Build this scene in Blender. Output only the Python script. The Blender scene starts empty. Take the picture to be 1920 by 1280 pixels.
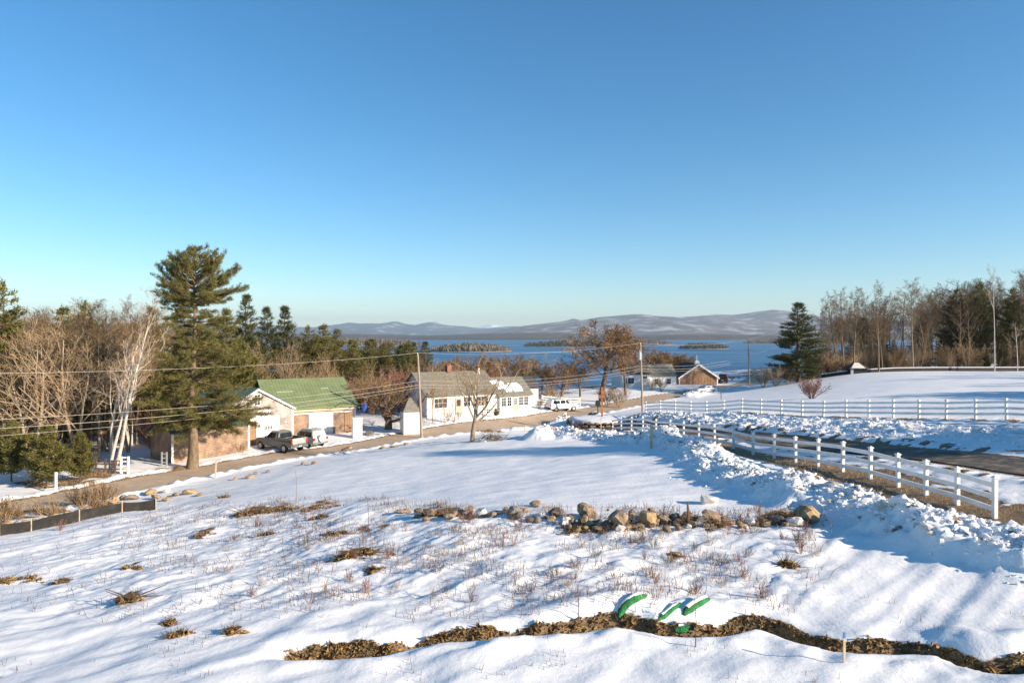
import bpy, math, random
import numpy as np
from mathutils import Vector

R = math.radians
scn = bpy.context.scene
col = scn.collection
rnd = random.Random(7)
rng = np.random.default_rng(7)

# ------------------------------------------------------------------ camera, sky, sun, exposure
FPX, HY, CAMZ = 1280.0, 624.0, 12.0           # focal length and horizon row in photo pixels, camera height
cam_d = bpy.data.cameras.new('camera'); cam = bpy.data.objects.new('camera', cam_d); col.objects.link(cam)
cam_d.sensor_width = 36; cam_d.lens = 24; cam_d.shift_y = -(640 - HY) / 1920
cam_d.clip_start = 0.1; cam_d.clip_end = 120000
cam.location = (0, 0, CAMZ); cam.rotation_euler = (R(90), 0, 0)
scn.camera = cam

SUN_AZ = Vector((0.90, -0.43)).normalized()   # ground direction towards the sun
SUN_EL = R(20.5)
world = bpy.data.worlds.new('World'); scn.world = world; world.use_nodes = True
wn = world.node_tree.nodes; wl = world.node_tree.links
bg = wn['Background']; sky = wn.new('ShaderNodeTexSky'); sky.sky_type = 'NISHITA'
sky.sun_disc = False; sky.sun_elevation = SUN_EL
sky.sun_rotation = math.atan2(SUN_AZ.x, SUN_AZ.y)
sky.altitude = 250; sky.air_density = 1.0; sky.dust_density = 0.0; sky.ozone_density = 4.0
hsv = wn.new('ShaderNodeHueSaturation'); hsv.inputs['Saturation'].default_value = 1.20; hsv.inputs['Hue'].default_value = .494
wl.new(sky.outputs[0], hsv.inputs['Color']); wl.new(hsv.outputs[0], bg.inputs['Color'])
bg.inputs['Strength'].default_value = 0.096

sun_d = bpy.data.lights.new('sun', 'SUN'); sun = bpy.data.objects.new('sun', sun_d); col.objects.link(sun)
sun_d.energy = 5.0; sun_d.angle = R(0.5); sun_d.color = (1.0, 0.85, 0.67)
sv = Vector((SUN_AZ.x * math.cos(SUN_EL), SUN_AZ.y * math.cos(SUN_EL), math.sin(SUN_EL)))
sun.rotation_euler = sv.to_track_quat('Z', 'Y').to_euler(); sun.location = sv * 300

scn.view_settings.view_transform = 'Standard'; scn.view_settings.look = 'None'
scn.view_settings.gamma = 1; scn.view_settings.use_curve_mapping = False
scn.view_settings.exposure = 0.86
scn.cycles.max_bounces = 6; scn.cycles.volume_bounces = 0

# ------------------------------------------------------------------ helpers
def tag(o, label=None, cat=None, group=None, kind=None):
    if label: o['label'] = label
    if cat: o['category'] = cat
    if group: o['group'] = group
    if kind: o['kind'] = kind
    return o

def empty(name, loc, label=None, cat=None, group=None, rz=0.0):
    o = bpy.data.objects.new(name, None); col.objects.link(o)
    o.location = loc; o.rotation_euler = (0, 0, rz); o.empty_display_size = 0.3
    return tag(o, label, cat, group)

def mesh_data(name, V, F, mat, smooth=False):
    """V (n,3); F list of index lists or an (m,k) array"""
    me = bpy.data.meshes.new(name)
    V = np.asarray(V, dtype=np.float32)
    if isinstance(F, np.ndarray):
        m, k = F.shape
        me.vertices.add(len(V)); me.vertices.foreach_set('co', V.ravel())
        me.loops.add(m * k); me.loops.foreach_set('vertex_index', F.astype(np.int32).ravel())
        me.polygons.add(m)
        me.polygons.foreach_set('loop_start', np.arange(0, m * k, k, dtype=np.int32))
        me.polygons.foreach_set('loop_total', np.full(m, k, dtype=np.int32))
        me.update(calc_edges=True)
    else:
        me.from_pydata([tuple(map(float, v)) for v in V], [], F); me.update()
    me.polygons.foreach_set('use_smooth', np.full(len(me.polygons), smooth))
    if mat: me.materials.append(mat)
    return me

def obj(name, V, F, mat, parent=None, smooth=False, loc=None):
    o = bpy.data.objects.new(name, mesh_data(name, V, F, mat, smooth)); col.objects.link(o)
    if parent: o.parent = parent
    if loc is not None: o.location = loc
    return o

def inst(name, me, parent=None, loc=(0, 0, 0), rot=(0, 0, 0), scale=(1, 1, 1)):
    o = bpy.data.objects.new(name, me); col.objects.link(o)
    o.parent = parent; o.location = loc; o.rotation_euler = rot; o.scale = scale
    return o

def copy_tree(o, parent=None):
    c = o.copy(); col.objects.link(c); c.parent = parent
    for ch in list(o.children): copy_tree(ch, c)
    return c

class MB:
    """collects boxes, prisms and tubes into one mesh"""
    def __init__(s): s.V = []; s.F = []
    def add(s, vs, fs):
        n = len(s.V); s.V += [tuple(v) for v in vs]; s.F += [[i + n for i in f] for f in fs]; return s
    def box(s, x0, x1, y0, y1, z0, z1):
        return s.add([(x0,y0,z0),(x1,y0,z0),(x1,y1,z0),(x0,y1,z0),(x0,y0,z1),(x1,y0,z1),(x1,y1,z1),(x0,y1,z1)],
                     [(0,3,2,1),(4,5,6,7),(0,1,5,4),(1,2,6,5),(2,3,7,6),(3,0,4,7)])
    def prism(s, poly, t):
        """poly: list of 3-D points of a planar face, t: thickness vector"""
        n = len(poly); a = [Vector(p) for p in poly]; t = Vector(t)
        return s.add(a + [p + t for p in a], [list(range(n))[::-1], list(range(n, 2*n))] +
                     [(i, (i+1) % n, n + (i+1) % n, n + i) for i in range(n)])
    def tube(s, pts, rad, n=6, caps=True):
        pts = [Vector(p) for p in pts]
        rad = rad if hasattr(rad, '__len__') else [rad] * len(pts)
        base = len(s.V); fs = []
        for i, p in enumerate(pts):
            d = (pts[min(i+1, len(pts)-1)] - pts[max(i-1, 0)]).normalized()
            u = d.cross(Vector((0, 0, 1)) if abs(d.z) < .9 else Vector((1, 0, 0))).normalized(); w = d.cross(u)
            for k in range(n):
                a = 2 * math.pi * k / n
                s.V.append(tuple(p + (u * math.cos(a) + w * math.sin(a)) * rad[i]))
        for i in range(len(pts) - 1):
            for k in range(n):
                fs.append([base + i*n + k, base + i*n + (k+1) % n, base + (i+1)*n + (k+1) % n, base + (i+1)*n + k])
        if caps:
            fs.append([base + k for k in range(n)]); fs.append([base + (len(pts)-1)*n + k for k in range(n)][::-1])
        s.F += fs; return s
    def disc_cyl(s, c, axis, r, h, n=16):
        c = Vector(c); ax = Vector(axis).normalized()
        return s.tube([c - ax * h / 2, c + ax * h / 2], r, n)
    def build(s, name, mat, parent=None, smooth=False):
        return obj(name, s.V, s.F, mat, parent, smooth)

# ------------------------------------------------------------------ noise
_perm = np.random.default_rng(3).permutation(512)
_perm = np.concatenate([_perm, _perm, _perm])
_grad = np.stack([np.cos(np.arange(512) * 2.399), np.sin(np.arange(512) * 2.399)], 1)
def perlin(x, y):
    xi = np.floor(x).astype(int); yi = np.floor(y).astype(int); xf = x - xi; yf = y - yi
    u = xf*xf*xf*(xf*(xf*6-15)+10); v = yf*yf*yf*(yf*(yf*6-15)+10)
    def g(ix, iy, dx, dy):
        gr = _grad[_perm[(_perm[ix % 512] + iy) % 512]]; return gr[..., 0]*dx + gr[..., 1]*dy
    a = g(xi, yi, xf, yf); b = g(xi+1, yi, xf-1, yf); c = g(xi, yi+1, xf, yf-1); d = g(xi+1, yi+1, xf-1, yf-1)
    return ((a*(1-u)+b*u)*(1-v) + (c*(1-u)+d*u)*v) * 1.5
def fbm(x, y, o=4):
    s = 0; a = 1.0
    for i in range(o): s = s + a * perlin(x * 2**i + 17.3*i, y * 2**i - 9.1*i); a *= .5
    return s
def worley(x, y):
    """lumpy cells: rounded bumps with creases, 0..1"""
    xi = np.floor(x).astype(int); yi = np.floor(y).astype(int); best = np.full(x.shape, 9.0); hid = np.zeros(x.shape)
    for dx in (-1, 0, 1):
        for dy in (-1, 0, 1):
            h = _perm[(_perm[(xi+dx) % 512] + yi + dy) % 512]
            px = xi + dx + (h * 0.61803) % 1.0; py = yi + dy + (h * 0.7548) % 1.0
            d = (px-x)**2 + (py-y)**2; m = d < best
            best = np.where(m, d, best); hid = np.where(m, (h * 0.377) % 1.0, hid)
    return np.sqrt(np.maximum(0, 1 - best * 1.3)) * (0.25 + 0.75 * hid)
def sstep(a, b, x):
    t = np.clip((x - a) / (b - a), 0, 1); return t*t*(3-2*t)
def pl_dist(X, Y, P):
    """distance to a polyline, signed side (+ left of travel) and parameter"""
    best = np.full(X.shape, 1e9); side = np.zeros(X.shape); par = np.zeros(X.shape)
    for i in range(len(P) - 1):
        ax, ay = P[i][:2]; bx, by = P[i+1][:2]; dx, dy = bx-ax, by-ay; L2 = dx*dx + dy*dy
        t = np.clip(((X-ax)*dx + (Y-ay)*dy) / L2, 0, 1)
        ex = X - ax - t*dx; ey = Y - ay - t*dy; d = ex*ex + ey*ey; m = d < best
        best = np.where(m, d, best); side = np.where(m, np.sign(dx*ey - dy*ex), side); par = np.where(m, i + t, par)
    return np.sqrt(best), side, par

# ------------------------------------------------------------------ materials
def new_mat(name):
    m = bpy.data.materials.new(name); m.use_nodes = True
    return m, m.node_tree.nodes, m.node_tree.links, m.node_tree.nodes['Principled BSDF']
def mat(name, c, rough=0.8, var=0.25, scale=3.0, bump=0.0, bscale=20.0, c2=None, stretch=None, metallic=0.0, spec=0.3, rand=0.0, detail=4):
    """procedural surface: noise between two tones, optional bump and per-object variation"""
    m, N, L, p = new_mat(name)
    p.inputs['Roughness'].default_value = rough; p.inputs['Metallic'].default_value = metallic
    p.inputs['Specular IOR Level'].default_value = spec
    tc = N.new('ShaderNodeTexCoord'); mp = N.new('ShaderNodeMapping'); L.new(tc.outputs['Object'], mp.inputs[0])
    if stretch: mp.inputs['Scale'].default_value = stretch
    nz = N.new('ShaderNodeTexNoise'); nz.inputs['Scale'].default_value = scale; nz.inputs['Detail'].default_value = detail
    L.new(mp.outputs[0], nz.inputs['Vector'])
    rp = N.new('ShaderNodeValToRGB'); L.new(nz.outputs[0], rp.inputs[0])
    rp.color_ramp.elements[0].position = .32; rp.color_ramp.elements[1].position = .68
    d = c2 or tuple(max(0, x * (1 - var)) for x in c); b = c if c2 else tuple(min(1, x * (1 + var)) for x in c)
    rp.color_ramp.elements[0].color = (*d, 1); rp.color_ramp.elements[1].color = (*b, 1)
    out = rp.outputs[0]
    if rand:
        oi = N.new('ShaderNodeObjectInfo'); mr = N.new('ShaderNodeMapRange')
        mr.inputs[3].default_value = 1 - rand; mr.inputs[4].default_value = 1 + rand; L.new(oi.outputs['Random'], mr.inputs[0])
        hs = N.new('ShaderNodeHueSaturation'); L.new(mr.outputs[0], hs.inputs['Value']); L.new(out, hs.inputs['Color']); out = hs.outputs[0]
    L.new(out, p.inputs['Base Color'])
    if bump:
        n2 = N.new('ShaderNodeTexNoise'); n2.inputs['Scale'].default_value = bscale; n2.inputs['Detail'].default_value = 5
        L.new(mp.outputs[0], n2.inputs['Vector'])
        bp = N.new('ShaderNodeBump'); bp.inputs['Strength'].default_value = bump; bp.inputs['Distance'].default_value = .05
        L.new(n2.outputs[0], bp.inputs['Height']); L.new(bp.outputs[0], p.inputs['Normal'])
    return m
def leaf_mat(name, c, c2, transl=0.25, rand=0.12, scale=2.5):
    m = mat(name, c, .75, c2=c2, scale=scale, rand=rand, spec=.2)
    N, L = m.node_tree.nodes, m.node_tree.links; p = N['Principled BSDF']; out = N['Material Output']
    src = p.inputs['Base Color'].links[0].from_socket
    t = N.new('ShaderNodeBsdfTranslucent'); L.new(src, t.inputs['Color'])
    mx = N.new('ShaderNodeMixShader'); mx.inputs[0].default_value = transl
    L.new(p.outputs[0], mx.inputs[1]); L.new(t.outputs[0], mx.inputs[2]); L.new(mx.outputs[0], out.inputs['Surface'])
    return m
def shingle_mat(name, c, c2, rows=7.0):
    """weathered shingle courses: brick pattern with bump"""
    m, N, L, p = new_mat(name); p.inputs['Roughness'].default_value = .85; p.inputs['Specular IOR Level'].default_value = .2
    tc = N.new('ShaderNodeTexCoord'); sp = N.new('ShaderNodeSeparateXYZ'); L.new(tc.outputs['Object'], sp.inputs[0])
    ad = N.new('ShaderNodeMath'); L.new(sp.outputs[0], ad.inputs[0]); L.new(sp.outputs[1], ad.inputs[1])
    cb = N.new('ShaderNodeCombineXYZ'); L.new(ad.outputs[0], cb.inputs[0]); L.new(sp.outputs[2], cb.inputs[1])
    br = N.new('ShaderNodeTexBrick'); br.inputs['Scale'].default_value = rows; br.inputs['Brick Width'].default_value = .9; br.inputs['Row Height'].default_value = 1.0
    br.inputs['Mortar Size'].default_value = .07; br.inputs['Color1'].default_value = (*c, 1); br.inputs['Color2'].default_value = (*c2, 1)
    br.inputs['Mortar'].default_value = (*[x * .5 for x in c2], 1); L.new(cb.outputs[0], br.inputs['Vector'])
    nz = N.new('ShaderNodeTexNoise'); nz.inputs['Scale'].default_value = 1.3; nz.inputs['Detail'].default_value = 6; L.new(tc.outputs['Object'], nz.inputs['Vector'])
    mr = N.new('ShaderNodeMapRange'); mr.inputs[1].default_value = .3; mr.inputs[2].default_value = .7; mr.inputs[3].default_value = .55; mr.inputs[4].default_value = 1.3; L.new(nz.outputs[0], mr.inputs[0])
    hs = N.new('ShaderNodeHueSaturation'); L.new(br.outputs[0], hs.inputs['Color']); L.new(mr.outputs[0], hs.inputs['Value']); L.new(hs.outputs[0], p.inputs['Base Color'])
    bp = N.new('ShaderNodeBump'); bp.inputs['Strength'].default_value = .6; bp.inputs['Distance'].default_value = .02; L.new(br.outputs['Fac'], bp.inputs['Height']); bp.invert = True
    L.new(bp.outputs[0], p.inputs['Normal'])
    return m

M = {}
M['white'] = mat('white_paint', (.80, .79, .76), .5, var=.05, scale=1.5)
M['vinyl'] = mat('white_vinyl', (.84, .835, .82), .4, c2=(.70, .68, .64), scale=2.2, detail=7)
M['glass'] = mat('dark_glass', (.03, .035, .04), .08, var=.3, scale=.6, spec=.6)
M['carglass'] = mat('car_glass', (.015, .018, .02), .05, var=.3, scale=.6, spec=.6)
M['shingle'] = shingle_mat('cedar_shingles', (.42, .285, .19), (.32, .215, .15))
M['shingle_pale'] = shingle_mat('weathered_shingles', (.56, .50, .445), (.43, .37, .325))
M['roof_green'] = mat('green_metal_roof', (.215, .255, .115), .55, var=.12, scale=.8, spec=.4)
M['roof_shaded'] = mat('shaded_green_metal_roof', (.055, .105, .075), .5, var=.12, scale=.8, spec=.4)  # shaded copy of the green roof, the shade put into its colour
M['asphalt_roof'] = mat('asphalt_shingle_roof', (.24, .22, .17), .9, c2=(.17, .155, .125), scale=2.5, bump=.3, bscale=14)
M['dark_roof'] = mat('dark_shingle_roof', (.09, .085, .08), .9, c2=(.05, .05, .05), scale=3, bump=.3)
M['brick'] = shingle_mat('red_brick', (.34, .165, .105), (.27, .13, .09), 9)
M['tan_wood'] = mat('tan_trim_wood', (.55, .44, .30), .7, var=.1, scale=2)
M['barn_brown'] = mat('brown_barn_board', (.36, .22, .12), .85, c2=(.26, .15, .09), scale=2, stretch=(6, 6, .6))
M['bark'] = mat('grey_brown_bark', (.28, .205, .125), .9, c2=(.145, .10, .065), scale=5, bump=.5, bscale=14, stretch=(1, 1, .3), rand=.2)
M['bark_tan'] = mat('tan_bark', (.42, .31, .20), .9, c2=(.22, .155, .10), scale=4, bump=.4, bscale=14, stretch=(1, 1, .3), rand=.15)
M['bark_pale'] = mat('pale_smooth_bark', (.44, .34, .23), .85, c2=(.26, .19, .13), scale=3, bump=.3, bscale=10, stretch=(1, 1, .4), rand=.08)
M['bark_dark'] = mat('dark_bark', (.16, .115, .085), .9, c2=(.085, .06, .05), scale=4, bump=.5, bscale=14, stretch=(1, 1, .3), rand=.15)
M['birch'] = mat('white_birch_bark', (.66, .59, .51), .7, c2=(.40, .34, .29), scale=3.5, stretch=(1, 1, 3), rand=.05)
M['twig'] = mat('brown_twigs', (.20, .125, .06), .9, c2=(.09, .055, .03), scale=1.0, rand=.22)
M['twig_pale'] = mat('pale_twigs', (.45, .31, .165), .9, c2=(.25, .16, .08), scale=1.0, rand=.15)
M['twig_gold'] = mat('golden_brown_twigs', (.33, .20, .095), .9, c2=(.16, .095, .05), scale=1.0, rand=.1)
M['twig_red'] = mat('reddish_twigs', (.30, .15, .11), .9, c2=(.20, .09, .07), scale=1.0, rand=.2)
M['straw'] = mat('dead_grass', (.46, .33, .18), .9, c2=(.27, .17, .09), scale=2.0, rand=.15)
M['leaf_litter'] = leaf_mat('brown_leaf_litter', (.48, .30, .115), (.06, .035, .018), .15, scale=13)
M['needle'] = leaf_mat('pine_needles', (.27, .225, .065), (.085, .09, .028), .3)
M['needle_dark'] = leaf_mat('dark_needles', (.13, .13, .04), (.04, .052, .02), .25)
M['stone'] = mat('field_stone', (.36, .26, .165), .9, c2=(.15, .11, .08), scale=2.2, bump=.7, bscale=7, rand=.3)
M['stone_gold'] = mat('golden_field_stone', (.50, .35, .18), .9, c2=(.24, .16, .09), scale=2.2, bump=.6, bscale=7, rand=.15)
M['stone_grey'] = mat('grey_field_stone', (.30, .275, .24), .9, c2=(.14, .125, .11), scale=2.2, bump=.7, bscale=7, rand=.2)
M['tyre'] = mat('tyre_rubber', (.025, .025, .027), .8, var=.2)
M['rim'] = mat('wheel_rim', (.45, .45, .46), .35, var=.1, metallic=.6)
M['chrome'] = mat('chrome_bumper', (.55, .55, .56), .25, var=.1, metallic=.8)
M['red_light'] = mat('red_tail_light', (.55, .03, .02), .25, var=.1)
M['grey_paint'] = mat('grey_car_paint', (.17, .17, .155), .35, var=.08, spec=.5)
M['tan_paint'] = mat('pale_car_paint', (.50, .46, .40), .4, var=.08, spec=.5)
M['white_paint_car'] = mat('white_car_paint', (.78, .77, .74), .3, var=.05, spec=.5)
M['black'] = mat('black_plastic', (.02, .02, .022), .6, var=.2)
M['pole'] = mat('utility_pole_wood', (.42, .34, .26), .9, c2=(.27, .21, .16), scale=3, stretch=(4, 4, .5))
M['wire'] = mat('weathered_wire', (.48, .43, .36), .6, var=.1)
M['silt'] = mat('black_silt_fabric', (.018, .017, .016), .85, c2=(.04, .035, .03), scale=2, bump=.3, bscale=10)
M['stake'] = mat('wooden_stake', (.58, .44, .28), .8, var=.2, scale=4)
M['orange'] = mat('rust_orange_wood', (.48, .19, .07), .7, c2=(.30, .10, .04), scale=5)
M['green_mesh'] = mat('green_erosion_sock', (.05, .29, .09), .9, c2=(.035, .12, .045), scale=6, bump=1.0, bscale=30, spec=.1, detail=8)
M['blue'] = mat('blue_tarp', (.03, .12, .55), .5, var=.2, scale=2)
M['timber'] = mat('shaded_timber', (.055, .045, .04), .9, var=.3, scale=3)  # darkened so the colour carries the shade of the wall's face
M['steel'] = mat('grey_steel', (.45, .46, .47), .45, var=.1, metallic=.5)

# ------------------------------------------------------------------ terrain: control points (photo column, photo row, distance)
CP = [
 (0,1280,14.4),(480,1280,13.8),(960,1280,13.3),(1440,1280,13.0),(1920,1280,12.9),
 (0,1100,23.1),(480,1120,19.5),(960,1100,18.5),(1440,1110,17.6),(1920,1090,17.2),
 (0,1005,33),(150,985,35.5),(290,958,40),(400,940,38.9),(560,955,34),(740,950,30.6),(960,968,25.6),(1200,975,24.4),(1515,975,23.6),
 (640,870,50),(1000,900,35),(1000,850,46.4),(885,825,57),(1000,812,65),(1300,870,35.4),(1300,832,45),(800,860,49),
 (1865,965,22.8),(1412,850,40.7),(1149,808,75),(1230,815,58),
 (1887,786,44),(1391,778,65),(1210,776,82),(1640,782,53),
 (1920,870,29),(1700,850,36),(1500,832,46),(1300,815,60),(1180,800,74),
 (0,950,43),(150,922,47.5),(300,895,52),(500,862,60),(640,845,66),(800,806,79),(1000,787,90),(1100,770,100),(1200,752,112),(1300,737,124),(1400,722,140),
 (352,875,57),(210,885,53),(500,834,67),(640,812,77),(800,780,86),(960,764,94),(1170,726,130),(1310,720,140),
 (1522,747,85),(1497,715,120),(1608,700,116),(1860,696,117),(1900,740,72),(1700,730,85),(1420,740,105)]
P = [((px-960)/FPX*Y, Y, CAMZ-(py-HY)/FPX*Y) for px, py, Y in CP]
P += [(0,-40,5.6),(40,-40,8),(-50,-40,3),(60,15,7.4),(110,60,7),(110,160,5),(70,190,4),(35,190,0.5),(-100,30,-2),(-60,75,0.2),(-110,100,-5),
      (-60,120,-3),(-25,130,-2.5),(0,150,-1.5),(20,175,-1.0),(-110,200,-14),(-30,220,-14),(10,230,-12)]
P = np.array(P)
def _tps(r2): return np.where(r2 > 1e-9, r2 * np.log(np.maximum(r2, 1e-9)) * .5, 0)
_n = len(P); _S = 40.0
_A = np.zeros((_n+3, _n+3)); _q = P[:, :2] / _S
_A[:_n, :_n] = _tps(((_q[:, None] - _q[None])**2).sum(-1)) + np.eye(_n) * 0.004
_A[:_n, _n] = 1; _A[:_n, _n+1:] = _q; _A[_n, :_n] = 1; _A[_n+1:, :_n] = _q.T
_w = np.linalg.solve(_A, np.concatenate([P[:, 2], np.zeros(3)]))
LAKE_Z = CAMZ - 45.0
def base_z(X, Y):
    X = np.asarray(X, float); Y = np.asarray(Y, float)
    x = np.clip(X, -110, 112) / _S; y = np.clip(Y, -45, 225) / _S
    z = _w[_n] + _w[_n+1]*x + _w[_n+2]*y
    for i in range(_n): z = z + _w[i] * _tps((x-_q[i, 0])**2 + (y-_q[i, 1])**2)
    st = 150 + 150*sstep(.38, .46, X/np.maximum(Y, 1))
    f = sstep(st, st + 290, Y)
    return z*(1-f) + (LAKE_Z-5)*f
def at(px, py, fn=base_z, y0=9.0, y1=240.0):
    """where the sight line of a photo pixel meets the ground"""
    Ys = np.geomspace(y0, y1, 700); Xs = (px-960)/FPX*Ys; Zs = CAMZ-(py-HY)/FPX*Ys
    g = fn(Xs, Ys) - Zs
    k = np.argmax(g > 0) if (g > 0).any() else len(Ys)-1
    if k > 0:
        t = g[k-1] / (g[k-1]-g[k] + 1e-12); t = min(max(t, 0), 1)
        Y = Ys[k-1] + t*(Ys[k]-Ys[k-1])
    else: Y = Ys[0]
    return Vector(((px-960)/FPX*Y, Y, float(fn(np.array([(px-960)/FPX*Y]), np.array([Y]))[0])))
def proj(X, Y, Z): return 960 + FPX*X/Y, HY + FPX*(CAMZ-Z)/Y
def path(pts): return [tuple(at(*p)) for p in pts]
def smooth_path(P, step):
    """Catmull-Rom resampling of a polyline"""
    P = [Vector(p) for p in P]; Q = [P[0]*2-P[1]] + P + [P[-1]*2-P[-2]]; out = []
    for i in range(1, len(Q)-2):
        a, b, c, d = Q[i-1:i+3]; n = max(2, int((c-b).length/step))
        for k in range(n):
            t = k/n
            out.append(.5*((2*b)+(c-a)*t+(2*a-5*b+4*c-d)*t*t+(3*b-a-3*c+d)*t**3))
    return out + [P[-1]]

def wp(px, Y): return ((px-960)/FPX*Y, Y)
ROAD = smooth_path([(-70, 4, 0), (-46, 31, 0)] + [Vector((*wp(px, Y), 0)) for px, Y in ((0,42.3),(150,46.2),(300,51.2),(500,60.3),(640,66.5),(800,76.5),(1000,88),(1100,98),(1200,112),(1300,125),(1400,142),(1450,165))], 2.5)
DRIVE = smooth_path([Vector((*wp(px, Y), 0)) for px, Y in ((1080,92),(1150,79),(1235,66.5),(1330,57.5),(1500,46),(1700,36),(1920,28.8),(2300,22.5),(3200,14))], 2.0)
DITCH = smooth_path(path([(470,1222),(560,1217),(650,1210),(720,1210),(780,1196),(900,1187),(960,1182),(1060,1172),(1150,1163),(1230,1172),(1330,1172),(1420,1162),(1500,1184),(1600,1208),(1680,1204),(1760,1216),(1850,1244),(1960,1240)]), .4)
BANK_A = smooth_path(path([(1255,832),(1300,850),(1380,896),(1455,918),(1530,944),(1620,968),(1715,998),(1800,1022),(1900,1045),(2080,1085)]), .6)
BANK_B = smooth_path(path([(1215,783),(1330,790),(1450,798),(1600,809),(1750,818),(1920,822),(2150,828)]), 1.5)
BANK_C = smooth_path(path([(1010,822),(1040,818),(1085,821),(1130,823),(1190,829),(1235,833)]), .6)
BANK_D = smooth_path(path([(1045,795),(1062,790),(1085,785),(1110,781)]), .5)
BANK_E = smooth_path(path([(1290,745),(1330,737),(1370,732),(1398,727)]), .8)
F2A, F2B = wp(1865, 22.8), wp(1149, 75.0)
F1A, F1B = wp(1887, 44.0), wp(1210, 82.0)
def line_px(pa, Ya, pb, Yb):
    """distance along a straight fence as a function of the photo column"""
    k = (1/Yb - 1/Ya) / (pb - pa)
    return lambda px: 1 / (1/Ya + k*(px - pa))
f2Y = line_px(1865, 22.8, 1149, 75.0); f1Y = line_px(1887, 44.0, 1210, 82.0)

PATCH = [(30,1084,44,7,0),(112,1090,26,5,0),(335,1188,22,8,0),(436,1180,16,12,0),(250,1062,14,7,0),(318,1167,14,5,0),
         (490,955,60,12,0),(605,943,30,9,0),(675,1034,46,14,0),(240,1120,26,10,0),(385,998,20,8,0),(1270,1038,20,8,0),
         (840,958,30,10,0),(1460,972,50,16,0),(500,998,14,7,0),(100,905,90,10,0),(180,890,60,10,0),(330,880,40,6,0),
         (60,962,100,16,0),(190,948,60,10,0),(1100,985,70,12,0),(1230,975,80,14,0),(905,965,60,10,0),(700,990,60,12,1),(800,830,60,6,1),
         (905,808,40,4,0),(1210,775,16,5,0)]
_patch = []
for px, py, rx, ry, soft in PATCH:
    c = at(px, py); h = CAMZ - c.z
    _patch.append((c.x, c.y, rx/FPX*c.y, max(.15, min(3.0, ry/FPX*c.y*c.y/h)), soft))

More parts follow.
